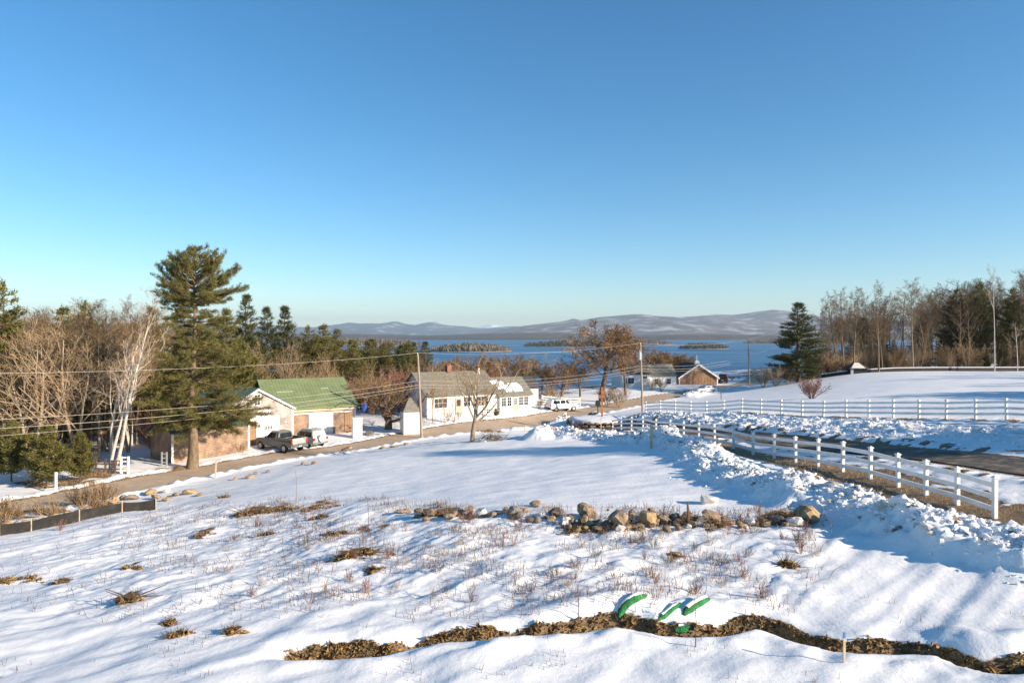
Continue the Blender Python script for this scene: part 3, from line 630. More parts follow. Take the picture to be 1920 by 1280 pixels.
thicket = [tree_meshes('thicket', 70+i, 3.2, .035, SAPL, 2, M['twig_red'] if i == 0 else M['twig_pale'], (M['twig_red'], M['twig_pale'], M['twig'])[i], stems=11, rmin=.007, split=0, spread=.55) for i in range(3)]

def conifer_meshes(name, seed, H, W, leafmat, bark, n_tuft=14000, blade=(.42, .10), droop=.0, start=.12, irregular=.25, per=6):
    """evergreen: whorled branches carrying sprays of needle blades"""
    r = random.Random(seed); segs = []; tuft = []
    segs_tr = []; n = 14; x = y = 0
    for i in range(n):
        z0, z1 = H*i/n, H*(i+1)/n; rt = lambda z: max(.02, .018*H*max(0, 1-z/H)**.8)
        x1 = x + r.gauss(0, .03); y1 = y + r.gauss(0, .03)
        segs_tr.append(((x, y, z0-.1), (x1, y1, z1), rt(z0), rt(z1))); x, y = x1, y1
    z = H*start
    while z < H*.985:
        f = (z/H-start)/(1-start); prof = W*max(0, 1-f)**.72*min(1, .55+f*2.2)
        nb = 5 if f < .8 else 4; a0 = r.uniform(0, 6.28)
        for b in range(nb):
            if r.random() < irregular*.45: continue
            L_ = max(.25, prof*r.uniform(1-irregular*1.3, 1+irregular)); a = a0 + b*2*math.pi/nb + r.uniform(-.3, .3)
            rise = (-droop + .55*f + r.gauss(0, .08)); d = Vector((math.cos(a), math.sin(a), rise)).normalized(); p_ = Vector((0, 0, z)); k = max(3, int(L_/.5)); pts = [p_]
            for i in range(k):
                d = (d + Vector((r.gauss(0, .08), r.gauss(0, .08), .05+r.gauss(0, .05)))).normalized(); q = pts[-1]+d*(L_/k); pts.append(q)
                segs.append((tuple(pts[-2]), tuple(q), max(.012, .05*L_/3*(1-i/k)), max(.01, .05*L_/3*(1-(i+1)/k))))
            m_ = max(5, int(L_*7))
            for i in range(m_):
                t = .25 + .75*(i+r.random())/m_; f2 = t*k; j = min(k-1, int(f2)); q = pts[j].lerp(pts[j+1], f2-j)
                sd = (pts[j+1]-pts[j]).normalized(); side = sd.cross(Vector((0, 0, 1))).normalized()*r.choice((-1, 1))
                sl = L_*.34*(1.1-t)*r.uniform(.5, 1.2) + .18
                e = q + (sd*.7+side*.7+Vector((0, 0, r.uniform(-.05, .25)))).normalized()*sl
                for g in range(max(1, int(sl/.22))):
                    tuft.append((q.lerp(e, (g+.6)/max(1, int(sl/.22))), (e-q).normalized()))
        z += H*.034*r.uniform(.8, 1.3)
    for k in range(8): tuft.append((Vector((0, 0, H-.05*k)), Vector((0, 0, 1))))
    r.shuffle(tuft)
    T = np.array([(*p_, *d) for p_, d in tuft[:n_tuft]]); rg = np.random.default_rng(seed)
    T = np.repeat(T, per, 0); c = T[:, :3] + rg.normal(0, blade[0]*.30, (len(T), 3)); d = T[:, 3:] + rg.normal(0, .55, (len(T), 3)) + np.array([0, 0, .25])
    d /= np.linalg.norm(d, axis=1, keepdims=True); s = np.cross(d, rg.normal(0, 1, (len(T), 3))); s /= np.linalg.norm(s, axis=1, keepdims=True)
    Ln = blade[0]*rg.uniform(.6, 1.3, (len(T), 1)); Wd = blade[1]*rg.uniform(.6, 1.3, (len(T), 1))
    Vv = np.stack([c-s*Wd*.5-d*Ln*.3, c+s*Wd*.5-d*Ln*.3, c+d*Ln*.7], 1).reshape(-1, 3)
    Ff = np.arange(len(Vv)).reshape(-1, 3)
    return [('trunk', mesh_data(name+'_trunk', *segs_mesh(segs_tr+segs, 5), bark, True)),
            ('crown', mesh_data(name+'_crown', Vv, Ff, leafmat, False))], H
pale_front = [tree_meshes('pale_front_tree', 130+i, 11, .21, dict(HARD, wob=[.06, .14, .18, .2], start=[.3, .25, .2, .15], kids=[9, 6, 5, 4], len=[(.4, .6), (.4, .65), (.4, .7), (.4, .7)]), 3, M['bark_pale'], M['twig_pale'], stems=2, rmin=.009, split=2, spread=.25) for i in range(2)]
conif = [conifer_meshes('white_pine', 80, 15, 4.3, M['needle'], M['bark_dark'], irregular=.35, start=.18),
         conifer_meshes('white_pine', 81, 14, 3.7, M['needle'], M['bark_dark'], irregular=.3, start=.12),
         conifer_meshes('spruce', 82, 13, 3.1, M['needle_dark'], M['bark_dark'], droop=.15, irregular=.2, start=.06),
         conifer_meshes('low_pine', 83, 7, 3.2, M['needle'], M['bark_dark'], 9000, irregular=.35, start=.16)]

# --- the big pine by the road: branch reach on either side read off the photograph row by row
def big_pine():
    base = spot(360, 878); Y = base.y; kx = Y/FPX; r = random.Random(5)
    zrow = lambda py: CAMZ-(py-HY)/FPX*Y - base.z
    rows = [466,474,482,490,498,506,514,522,530,538,546,554,562,572,582,592,602,614,626,638,650,662,674,686,698,710,722,736,750,764,776,784,790,796,802]
    lft = np.interp(rows, [462,475,484,494,512,527,545,560,572,588,600,620,640,665,690,712,735,765,790], [12,28,50,78,74,84,70,76,56,68,40,46,48,60,56,92,122,84,70])
    rgt = np.interp(rows, [462,470,484,500,525,540,556,575,592,600,620,640,665,690,712,735,755,770,790], [14,44,78,70,96,100,70,44,40,92,60,68,86,112,104,92,118,172,124])
    H = zrow(468); tr = []; n = 18; pts = [Vector((0, 0, -.3))]
    for i in range(1, n+1):
        z = H*i/n; pts.append(Vector(((.10*math.sin(i*.7) + .25*i/n), .1*math.cos(i*.9), z)))
    rt = lambda z: .03 + .40*max(0, 1-max(0, z)/H)**1.25 + .12*math.exp(-max(0, z)/.6)
    for i in range(n): tr.append((tuple(pts[i]), tuple(pts[i+1]), rt(pts[i].z), rt(pts[i+1].z)))
    segs = []; tuft = []
    def branch(p0, d, L_, lift, lev=0):
        k = max(4, int(L_/.45)); q = [p0]
        for i in range(k):
            d = (d + Vector((r.gauss(0, .09), r.gauss(0, .09), lift+r.gauss(0, .05)))).normalized(); q.append(q[-1]+d*(L_/k))
            r0 = max(.014, (.022*L_+.012)*(1-i/k)); r1 = max(.012, (.022*L_+.012)*(1-(i+1)/k)); segs.append((tuple(q[-2]), tuple(q[-1]), r0, r1))
        for i in range(max(5, int(L_*6.8))):
            t = (.30 if lev == 0 and L_ > 2 else .15); t = t+(1-t)*r.random()**.8; f = t*k; j = min(k-1, int(f)); c = q[j].lerp(q[j+1], f-j)
            sd = (q[j+1]-q[j]).normalized(); a = r.uniform(0, 6.28); u = sd.cross(Vector((0, 0, 1))).normalized(); w = sd.cross(u)
            sl = (.30*L_*(1.15-t)+.22)*r.uniform(.45, 1.1)
            e = c + (sd*.75 + u*math.cos(a)*.75 + w*math.sin(a)*.35 + Vector((0, 0, .18))).normalized()*sl
            segs.append((tuple(c), tuple(e), .012, .008))
            g_n = max(2, int(sl/.16))
            for g in range(g_n): tuft.append((c.lerp(e, (g+.7)/g_n), (e-c).normalized()))
    for py, lf, rg_ in zip(rows, lft, rgt):
        z = zrow(py); f = z/H
        lift = .10 if py < 530 else (.02 if py < 700 else .015); rise = .55 if py < 500 else (.32 if py < 560 else (.06 if py < 700 else -.12))
        for sgn, ext in ((-1, lf), (1, rg_)):
            L_ = ext*kx
            gap = False
            for b in range(2 if 600 < py < 740 else 3):
                a = r.uniform(-.5, .5); Lb = L_*(r.uniform(.88, 1.05) if b == 0 else r.uniform(.4, .85))
                d = Vector((sgn*math.cos(a), math.sin(a)*(1 if r.random() < .6 else -1), rise+r.gauss(0, .07))).normalized()
                z0 = z - rise*Lb*.75 - lift*Lb*1.1
                branch(Vector((.25*f, 0, max(zrow(800), z0))), d, Lb, lift)
        if True:
            L_ = (lf+rg_)*.5*kx
            for sgn in (-1, 1):
                for _ in range((3 if py > 560 else 2) if sgn < 0 else 1):
                    d = Vector((r.uniform(-1.0, 1.0), sgn, rise+r.gauss(0, .07))).normalized(); branch(Vector((.25*f, 0, max(zrow(815), z-rise*L_*.7))), d, L_*r.uniform(.6, .95), lift)
    T = np.array([(*p_, *d) for p_, d in tuft]); rg2 = np.random.default_rng(9); per = 9
    T = np.repeat(T, per, 0); c = T[:, :3] + rg2.normal(0, .075, (len(T), 3)); d = T[:, 3:] + rg2.normal(0, .6, (len(T), 3)) + np.array([0, 0, .3])
    d /= np.linalg.norm(d, axis=1, keepdims=True); s = np.cross(d, rg2.normal(0, 1, (len(T), 3))); s /= np.linalg.norm(s, axis=1, keepdims=True)
    Ln = rg2.uniform(.13, .28, (len(T), 1)); Wd = rg2.uniform(.025, .05, (len(T), 1))
    Vv = np.stack([c-s*Wd*.5-d*Ln*.3, c+s*Wd*.5-d*Ln*.3, c+d*Ln*.7], 1).reshape(-1, 3)
    t = empty('pine_tree', base, 'tall ragged white pine with thick trunk standing before the shingled garage', 'tree')
    Va, Fa = segs_mesh(tr, 14); Vb, Fb = segs_mesh(segs, 4); obj('trunk', np.concatenate([Va, Vb]), np.concatenate([Fa, Fb+len(Va)]), M['bark'], t, True)
    obj('crown', Vv, np.arange(len(Vv)).reshape(-1, 3), M['needle'], t)
big_pine()

# --- woods behind and left of the road
for i in range(34):
    px = rnd.uniform(-30, 215); by_top(rnd.choice(hard+sapl), px, rnd.uniform(575, 690), rnd.uniform(56, 64), 'bare_tree', 'brown bare tree along the front of the woods beside the road', 'bare trees at the front of the left woods')
for i in range(7):
    by_top(conif[i % 2], 20+i*32+rnd.uniform(-12, 12), rnd.uniform(600, 660), rnd.uniform(62, 72), 'pine_tree', 'olive pine half hidden among the bare trees beside the road', 'olive pines in the left woods')
LW = 'bare tree in the tangled woods left of the big pine'
for i in range(46):
    px = rnd.uniform(-60, 300); Y = rnd.uniform(62, 96)
    yt = np.interp(px, [-60, 0, 60, 130, 200, 270, 300], [570, 572, 566, 548, 552, 545, 590]) + rnd.uniform(0, 70)
    k = rnd.choice(hard + hard_pale + hard_pale)
    by_top(k, px, yt, Y, 'bare_tree', LW, 'bare trees in the woods left of the pine')
for i in range(26):
    by_top(rnd.choice(sapl+thicket), rnd.uniform(-40, 300), rnd.uniform(700, 780), rnd.uniform(60, 84), 'undergrowth_shrub', 'tangled bare undergrowth shrub among the woods left of the pine', 'undergrowth left of the pine', 'shrub')
for px, yt, Y, lab in ((50,640,54,'pale forked bare tree with spreading limbs beside the roadside hemlock'),(100,632,56,'pale bare tree with crooked upper limbs behind the roadside hemlock'),(152,625,56.5,'slim pale tree with thin upright stems left of the white birch')):
    by_top(pale_front[px % 2], px, yt-35, Y, 'bare_tree', lab)
for i in range(30):
    px = rnd.uniform(830, 1085); Y = rnd.uniform(108, 140)
    by_top(rnd.choice([openk[0], openk[1], sapl[1], hard_pale[0]]), px, rnd.uniform(656, 692), Y, 'lakeside_tree', 'brown bare tree in the hedge of trees between white house and lake', 'trees between white house and lake', wide=1.0)
# leaning white birches
b = by_top(birchk[1], 207, 556, 53.5, 'birch_tree', 'white birch with leaning forked trunks beside the small white gate', None, 'tree'); b.rotation_euler.z = .3
by_top(birchk[0], 262, 530, 74, 'birch_tree', 'tall thin white birch rising just left of the big pine crown')
by_top(birchk[1], 245, 590, 66, 'birch_tree', 'white birch clump behind the leaning birch and snowy yard', None, 'tree', wide=.8)
for px, yt, Y, k, w, lab in ((4,530,58,0,1.0,'tall pine with tiered limbs at the far left end of the woods'),(118,578,74,1,1.15,'olive green pine rising from the bare woods behind the pale trees'),
        (160,566,80,0,1.0,'brown-tipped pine beside the olive pine in the woods'),(286,578,76,1,1.0,'dense pine tucked behind the big pine on its birch side'),
        (425,580,84,1,1.0,'bushy pine close behind the big pine on its barn side'),(462,555,98,2,1.0,'tallest pointed spruce behind the barn roof'),
        (500,578,106,2,1.0,'dark pointed spruce second in the row behind the barn'),(534,576,108,2,1.05,'dark pointed spruce third in the row behind the barn'),
        (578,612,118,0,1.1,'broad low pine beyond the spruces behind the barn'),(606,610,120,1,1.25,'broad yellow-green pine beyond the barn ridge end'),(632,618,124,1,1.1,'rounded pine on the lake side of the barn woods'),
        (690,640,128,1,1.3,'low rounded pine left of the dark lakeside pines'),(665,645,118,1,1.3,'pale olive pine above the bare brush behind the barn'),(722,645,120,0,1.3,'spreading olive pine left of the dark lakeside pines'),(445,640,90,3,1.0,'short bushy pine behind the dark green roof'),
        (752,648,160,2,1.2,'dark lakeside pine at the near end of its row'),(775,643,165,2,1.2,'dark lakeside pine in the middle of its row'),(797,642,168,2,1.3,'dark lakeside pine at the island end of its row')):
    by_top(conif[k], px, yt, Y, 'pine_tree' if k != 2 else 'spruce_tree', lab, None, 'tree', wide=np.clip(w, .6, 1.6))
for px, yt, Y, w, lab in ((22,790,50,.85,'low spreading hemlock by the road at the far left'),(88,798,48.5,.95,'low drooping hemlock with dense boughs beside the road'),(150,812,50,.8,'short green hemlock left of the birch trunk')):
    by_top(conif[3], px, yt, Y, 'hemlock_tree', lab, None, 'tree', wide=w)
for i in range(28):
    px = rnd.uniform(395, 700); Y = rnd.uniform(88, 118); yt = np.interp(px, [395, 520, 620, 700], [615, 620, 655, 668]) + rnd.uniform(0, 45)
    by_top(rnd.choice(sapl+hard_pale+[hard[3]]), px, yt, Y, 'bare_tree', 'bare tree in the brushy woods behind the green-roofed barn', 'bare trees behind the barn')
for i in range(46):
    px = rnd.uniform(680, 960); Y = rnd.uniform(100, 150); yt = np.interp(px, [680, 800, 960], [668, 672, 690]) + rnd.uniform(0, 25)
    by_top(rnd.choice(sapl+[thicket[0]]), px, yt, Y, 'bare_sapling', 'thin bare sapling in the reddish thicket between white house and lake', 'saplings behind the white house')
for i in range(22):
    px = rnd.uniform(590, 760); Y = rnd.uniform(86, 100)
    by_top(thicket[i % 3], px, rnd.uniform(700, 740), Y, 'thicket_shrub', 'brownish red thicket shrub between barn and white house', 'thicket between barn and white house', 'shrub')

# --- farther woods filling the slope down to the lake
for i in range(40):
    px = rnd.uniform(-80, 560); Y = rnd.uniform(98, 165); yt = np.interp(px, [-80, 200, 330, 420, 560], [580, 572, 590, 605, 628]) + rnd.uniform(0, 30)
    by_top(rnd.choice(hard+hard_pale), px, yt, Y, 'bare_tree', 'bare tree deep in the woods toward the lake behind garage and barn', 'far bare trees behind garage and barn')
for i in range(16):
    px = rnd.uniform(-60, 620); Y = rnd.uniform(92, 150); yt = np.interp(px, [-60, 300, 420, 620], [600, 600, 605, 628]) + rnd.uniform(0, 25)
    by_top(conif[rnd.choice((0, 1))], px, yt, Y, 'pine_tree', 'olive pine deep in the woods toward the lake behind garage and barn', 'far pines behind garage and barn', wide=1.2)
for i in range(54):
    px = rnd.uniform(560, 800); Y = rnd.uniform(140, 240); yt = rnd.uniform(636, 660)
    by_top(rnd.choice(hard[:2]+[conif[1], conif[0], conif[2]]), px, yt, Y, 'lakeside_tree', 'small tree on the wooded slope between barn ridge and island', 'lakeside slope trees', wide=1.3)
for px, yt, Y in ((312,600,82),(335,640,72),(300,660,69),(392,625,84),(372,650,78),(410,650,80),(345,690,70),(318,720,66)):
    by_top(conif[px % 2], px, yt, Y, 'pine_tree', 'green pine in the thick stand close behind the big pine', 'pines close behind the big pine', wide=.95)

# --- trees about the houses and the road junction
by_top(openk[0], 1128, 597, 112, 'spreading_tree', 'large spreading bare tree across the road behind the rusty post', None, 'tree', wide=1.4)
by_top(openk[1], 1172, 606, 120, 'spreading_tree', 'large bare tree beside the lake house, tallest twigs above the water', None, 'tree', wide=.75)
by_top(openk[1], 1088, 672, 118, 'spreading_tree', 'lower spreading bare tree on the shed side of the large junction tree', None, 'tree', wide=1.25)
for i in range(9):
    by_top(openk[i % 2], 1192+i*13+rnd.uniform(-5, 5), rnd.uniform(648, 672), rnd.uniform(148, 172), 'lakeside_tree', 'brown bare tree in the row behind the lake house roofs', 'trees behind the lake house', wide=1.1)
for px, yt, Y in ((812, 672, 82.5), (852, 690, 83), (832, 715, 81), (905, 700, 87)):
    by_top(sapl[px % 2], px, yt, Y, 'bare_sapling', 'thin pale sapling standing close before the white house', 'saplings before the white house')
by_top(openk[0], 1235, 655, 165, 'spreading_tree', 'bare rounded tree showing above the grey roof of the lake house', None, 'tree', wide=1.4)
by_top(openk[1], 1262, 662, 170, 'spreading_tree', 'bare rounded tree showing between lake house and brown barn', None, 'tree', wide=1.4)
ap = tree_meshes('apple_tree', 91, 2.6, .155, dict(OPEN, seg=[4, 8, 6, 5, 3], kids=[8, 7, 6, 4], start=[.4, .2, .2, .2], wob=[.05, .12, .2, .24], taper=.7, len=[(1.2, 1.9), (.35, .6), (.4, .6), (.4, .6)], ang=[(20, 62), (30, 60), (30, 65), (30, 60)], up=[0, .10, .06, .03]), 3, M['bark_tan'], M['twig_pale'], rmin=.006, split=1)
by_top(ap, 885, 662, spot(885, 828).y, 'young_tree', 'solitary bare tree standing in the snow field near the road', None, 'tree', wide=.95)
gnarl = tree_meshes('gnarled_tree', 93, 1.5, .3, dict(OPEN, kids=[12, 8, 7, 5], len=[(1.9, 2.9), (.35, .6), (.35, .6), (.4, .6)], start=[.3, .2, .2, .2], ang=[(30, 75), (30, 70), (30, 75), (30, 70)]), 3, M['bark_dark'], M['twig'], rmin=.010, split=1)
by_top(gnarl, 728, 688, 79.5, 'gnarled_tree', 'gnarled dense bare tree between the barn and the small white shed', None, 'tree', wide=1.0)
by_top(birchk[0], 815, 668, 105, 'birch_tree', 'thin bare birch rising behind the white house roof', None, 'tree')
red = tree_meshes('red_bush', 95, 2.6, .045, dict(SAPL, wob=[.1, .16, .2]), 2, M['bark_dark'], M['twig_red'], stems=16, rmin=.010, split=0, spread=.75)
by_top(red, 1522, 706, 85, 'round_bush', 'round reddish bare bush alone in the snow behind the far white fence', None, 'bush', wide=1.25)
for px, yt, Y, k, w, lab in ((1455,680,117,1,1.5,'tan leafless thicket at the foot of the dark spruce'),(1432,690,119,1,1.3,'low tan thicket beside the roadside utility pole'),(1478,684,116,2,1.4,'brown thicket under the dark spruce boughs'),
        (1040,716,108,1,1.5,'rounded tan bush between house wing and junction tree'),(1020,722,110,1,1.3,'rounded tan bush next to the dark shed'),(1010,745,97,2,1.4,'brown bush at the corner of the sunporch'),
        (1160,720,104,1,1.3,'tan bush under the large junction tree'),(1140,722,106,2,1.5,'brown bush close behind the rusty post'),(1240,704,126,1,1.2,'tan bush against the wall of the lake house'),(1222,706,126,1,1.2,'tan bush beside the corner of the lake house'),(1372,700,150,0,1.8,'dark red bush beyond the brown barn'),
        (455,828,63.2,1,1.0,'small tan shrub against the shingled wall'),(840,765,83,0,1.0,'thin reddish shrub before the white house window'),(1385,703,152,2,2.0,'dark clipped bush beside the utility pole by the lake'),(860,768,84,1,1.0,'thin tan shrub before the white house'),(700,790,82,0,1.2,'reddish shrub beside the gnarled tree')):
    by_top(thicket[k], px, yt, Y, 'bare_shrub', lab, None, 'shrub', wide=None if w is None else w)
by_top(conif[3], 930, 766, 88, 'evergreen_shrub', 'small yellow-green evergreen shrub before the sunporch', None, 'shrub', wide=1.0)

# --- woods on the right
by_top(conif[2], 1497, 569, 118, 'spruce_tree', 'dark full spruce standing apart where the right-hand woods begin', None, 'tree', wide=1.75)
RW = [(1568,545,122),(1583,538,126),(1600,535,118),(1648,522,117),(1712,520,118),(1552,560,128)]
for i, (px, yt, Y) in enumerate(RW):
    by_top(hard[i % 3], px, yt, Y, 'bare_tree', ('bare forked tree beside the dark pavilion', 'pale bare tree rising over the dark pavilion', 'slim bare tree just past the dark pavilion', 'broad-crowned bare tree at the wood edge nearest the pavilion', 'broad-crowned bare tree second along the wood edge', 'bent bare tree between spruce and pavilion')[i])
for i in range(140):
    px = rnd.uniform(1535, 2040); Y = rnd.uniform(121, 215); yt = np.interp(px, [1535, 1600, 1700, 1780, 1860, 1920, 2040], [600, 560, 540, 530, 518, 505, 490]) + rnd.uniform(-6, 60)
    by_top(rnd.choice(hard), px, yt, Y, 'bare_tree', 'bare hardwood in the woods beyond the long dark wall', 'bare hardwoods beyond the dark wall')
for i in range(70):
    px = rnd.uniform(1520, 1990); Y = rnd.uniform(120, 150)
    by_top(rnd.choice(sapl), px, rnd.uniform(600, 670), Y, 'bare_sapling', 'thin bare sapling along the woods beyond the long dark wall', 'saplings beyond the dark wall')
for i in range(130):
    by_top(thicket[(2, 1, 2)[i % 3]], rnd.uniform(1520, 1990), rnd.uniform(640, 684), rnd.uniform(119.5, 165), 'undergrowth_shrub', 'low brown undergrowth shrub at the foot of the woods beyond the dark wall', 'undergrowth beyond the dark wall', 'shrub', wide=1.3)
for px, yt, Y, lab in ((1795,540,138,'dark pine showing among the bare hardwoods, nearest the pavilion'),(1838,530,134,'dark flat-topped pine in the hardwoods beside the white birch'),(1900,540,132,'dark pine past the white birch in the hardwoods'),(1880,640,124,'low dark hemlock behind the white birch trunk'),(1850,655,124,'low dark hemlock at the wood edge before the birch')):
    by_top(conif[2 if yt > 600 else 0], px, yt, Y, 'pine_tree', lab, None, 'tree', wide=1.0)
for i in range(14):
    by_top(conif[2], 1600+i*27+rnd.uniform(-12, 12), rnd.uniform(590, 640), rnd.uniform(150, 205), 'spruce_tree', 'dark spruce deep in the woods beyond the long dark wall', 'spruces deep beyond the dark wall', 'tree', wide=1.35)
by_top(birch_straight, 1865, 492, 114, 'birch_tree', 'tall straight white birch at the edge of the right-hand woods', None, 'tree', wide=.65)
by_top(birch_straight, 1908, 600, 113, 'birch_tree', 'pale slender birch past the tall straight birch', None, 'tree')
# trees off to the sunward side whose shadows cross the field and the drive
SH = [(76+3*(i % 3), 43+i*2.0, 12.5+2.5*((i*37) % 5)/5, 1) for i in range(11)] + [(92+5*(i % 4), 66+i*3.4, 15, 0) for i in range(8)] + [(58, 21, 22, 1), (63, 17.5, 24, 1), (66, 25, 19, 0), (30, 7.5, 4.5, 0), (84, 30, 15, 0), (70, 14, 22, 0), (54, 24.5, 17, 0)]
for i, (x, y, h, ev) in enumerate(SH):
    kk = conif[i % 2] if ev else hard[i % 3]
    plant_kind('pine_tree' if ev else 'bare_tree', kk, (x, y, G(x, y)), h/kk[1], i*1.3, 'pine beyond the right edge of the fenced field' if ev else 'bare tree beyond the right edge of the fenced field', 'pines beyond the field' if ev else 'bare trees beyond the field')

# ------------------------------------------------------------------ buildings (local x along the front, y away from the front)
def wall_block(par, x0, x1, y0, y1, zf, ze, zr, axis, mat_, name='wall'):
    """walls with gables; axis = ridge direction"""
    mb = MB(); mb.box(x0, x1, y0, y1, zf, ze)
    if axis == 'x':
        ym = (y0+y1)/2; mb.prism([(x0, y0, ze), (x0, y1, ze), (x0, ym, zr)], (.01, 0, 0)); mb.prism([(x1-.01, y0, ze), (x1-.01, y1, ze), (x1-.01, ym, zr)], (.01, 0, 0))
    else:
        xm = (x0+x1)/2; mb.prism([(x0, y0, ze), (x1, y0, ze), (xm, y0, zr)], (0, .01, 0)); mb.prism([(x0, y1-.01, ze), (x1, y1-.01, ze), (xm, y1-.01, zr)], (0, .01, 0))
    return mb.build(name, mat_, par)
def gable_roof(par, x0, x1, y0, y1, ze, zr, axis, mat_, ov=.35, th=.12, ribs=0, ribmat=None, name='roof'):
    """two slopes with thickness and overhang; each slope a part"""
    out = []
    if axis == 'x':
        ym = (y0+y1)/2; sl = (zr-ze)/(ym-y0); e = ze-sl*ov+.03; zr = zr+.03
        for s, ye in ((-1, y0-ov), (1, y1+ov)):
            q = [(x0-ov, ye, e), (x1+ov, ye, e), (x1+ov, ym, zr), (x0-ov, ym, zr)]
            o = MB().prism(q if s < 0 else q[::-1], (0, 0, th)).build(name, mat_, par); out.append(o)
            if ribs:
                mb = MB()
                for k in range(ribs+1):
                    x = x0-ov+.03+(x1-x0+2*ov-.06)*k/ribs
                    mb.prism([(x-.025, ye, e+th-.01), (x+.025, ye, e+th-.01), (x+.025, ym, zr+th-.01), (x-.025, ym, zr+th-.01)], (0, 0, .03))
                mb.build('roof_seams', ribmat or mat_, o)
    else:
        xm = (x0+x1)/2; sl = (zr-ze)/(xm-x0); e = ze-sl*ov+.03; zr = zr+.03
        for s, xe in ((-1, x0-ov), (1, x1+ov)):
            q = [(xe, y0-ov, e), (xm, y0-ov, zr), (xm, y1+ov*.2, zr), (xe, y1+ov*.2, e)]
            o = MB().prism(q if s < 0 else q[::-1], (0, 0, th)).build(name, mat_, par); out.append(o)
            if ribs:
                mb = MB()
                for k in range(ribs+1):
                    y = y0-ov+.03+(y1-y0+1.2*ov-.06)*k/ribs
                    mb.prism([(xe, y-.025, e+th-.01), (xm, y-.025, zr+th-.01), (xm, y+.025, zr+th-.01), (xe, y+.025, e+th-.01)], (0, 0, .05))
                mb.build('roof_seams', ribmat or mat_, o)
    return out
def window(par, x, z, w, h, y=0.0, nx=2, ny=2, axis='x', sgn=-1, frame=None, d=.05, name='window'):
    """framed window with pane and muntins on a wall facing -y (axis x) or -x (axis y)"""
    frame = frame or M['white']
    def bx(mb, a0, a1, z0, z1, t0, t1):
        t0, t1 = sorted((y+sgn*t0, y+sgn*t1))
        return mb.box(a0, a1, t0, t1, z0, z1) if axis == 'x' else mb.box(t0, t1, a0, a1, z0, z1)
    f = MB(); b = .09
    bx(f, x-w/2-b, x-w/2, z-b, z+h+b, .003, d); bx(f, x+w/2, x+w/2+b, z-b, z+h+b, .003, d); bx(f, x-w/2, x+w/2, z+h, z+h+b, .003, d); bx(f, x-w/2, x+w/2, z-b, z, .003, d+.03)
    fo = f.build(name, frame, par)
    g = MB(); bx(g, x-w/2, x+w/2, z, z+h, .002, .015); g.build('pane', M['glass'], fo)
    mu = MB()
    for i in range(1, nx): bx(mu, x-w/2+w*i/nx-.018, x-w/2+w*i/nx+.018, z, z+h, .015, .035)
    for i in range(1, ny): bx(mu, x-w/2, x+w/2, z+h*i/ny-.018, z+h*i/ny+.018, .015, .033)
    if mu.V: mu.build('muntin', frame, fo)
    return fo
def plank_door(par, x0, x1, z0, z1, mat_, n, y=0.0, t=.06, name='door'):
    """door of separate vertical boards with small gaps"""
    mb = MB(); mb.box(x0, x1, y-.02, y-.003, z0, z1); dr = mb.build(name, mat_, par); w = (x1-x0)/n
    me = mesh_data('plank', *_boxvf(w-.02, t-.02, z1-z0), mat_)
    for i in range(n): inst('plank', me, dr, (x0+w*(i+.5), y-.02-(t-.02)/2, (z0+z1)/2))
    return dr
def _boxvf(sx, sy, sz):
    mb = MB(); mb.box(-sx/2, sx/2, -sy/2, sy/2, -sz/2, sz/2); return mb.V, mb.F
def bld(name, px, Y, z, ang, label, cat='house', group=None):
    return empty(name, ((px-960)/FPX*Y, Y, z), label, cat, group, R(ang))
def zrow(py, Y): return CAMZ-(py-HY)/FPX*Y

# --- shingled garage: low front wing and gabled ell, facing the road
zf = zrow(872, 58)
A = bld('shingled_garage', 322, 58, zf, 56, 'cedar shingled garage with white door, dark green roof and white corner boards', 'garage')
wall_block(A, 0, 7.5, 0, 3.4, -.6, 2.75, 3.75, 'x', M['shingle'])
gable_roof(A, 0, 7.5, 0, 3.4, 2.75, 3.75, 'x', M['roof_shaded'], .25, .08, 14)
for x in (0.06, 7.44): MB().box(x-.1, x+.1, -.04, -.003, -.5, 2.7).build('corner_board', M['white'], A)
MB().box(.17, 7.3, -.05, -.004, -.2, .08).build('sill_board', M['tan_wood'], A)
gf = .75; ge = 3.55; gr = 5.72; g0, g1 = 5.5, 14.05; gy0 = 2.0
wall_block(A, g0, g1, gy0, gy0+7, -.3, ge, gr, 'y', M['shingle_pale'], 'gable_wall')
gable_roof(A, g0, g1, gy0, gy0+7, ge, gr, 'y', M['roof_shaded'], .22, .08, 16, name='gable_roof')
xm = (g0+g1)/2; slp = (gr-ge)/(xm-g0)
for s in (-1, 1):
    xe = xm + s*(xm-g0+.2)
    MB().prism([(xm, gy0-.25, gr-.17), (xe, gy0-.25, gr-.17-slp*(xm-g0+.2)), (xe, gy0-.25, gr+.03-slp*(xm-g0+.2)), (xm, gy0-.25, gr+.03)], (0, .04, 0)).build('rake_board', M['white'], A)
MB().box(g1-.17, g1+.03, gy0-.04, gy0-.003, 0, ge).build('corner_board', M['white'], A)
window(A, xm, 4.15, .62, 1.0, gy0, 2, 4)
MB().box(xm-.1, xm+1.5, gy0-.08, gy0-.003, 2.55, 3.55).build('loft_door', M['white'], A)
MB().box(g0+2.02, xm+2.55, gy0-.06, gy0-.003, 3.18-.55, 3.36-.45).build('door_header', M['white'], A)
gd = MB().box(xm-.15, xm+2.55, gy0-.09, gy0-.003, .35, 2.6).build('garage_door', M['white'], A)
for k in range(4): MB().box(xm-.13, xm+2.53, gy0-.105, gy0-.091, .38+.56*k, .38+.56*k+.52).build('door_panel', M['white'], gd)
for k in range(5): MB().box(xm+.78+.19*k, xm+.90+.19*k, gy0-.115, gy0-.106, 1.62, 1.94).build('door_light', M['glass'], gd)
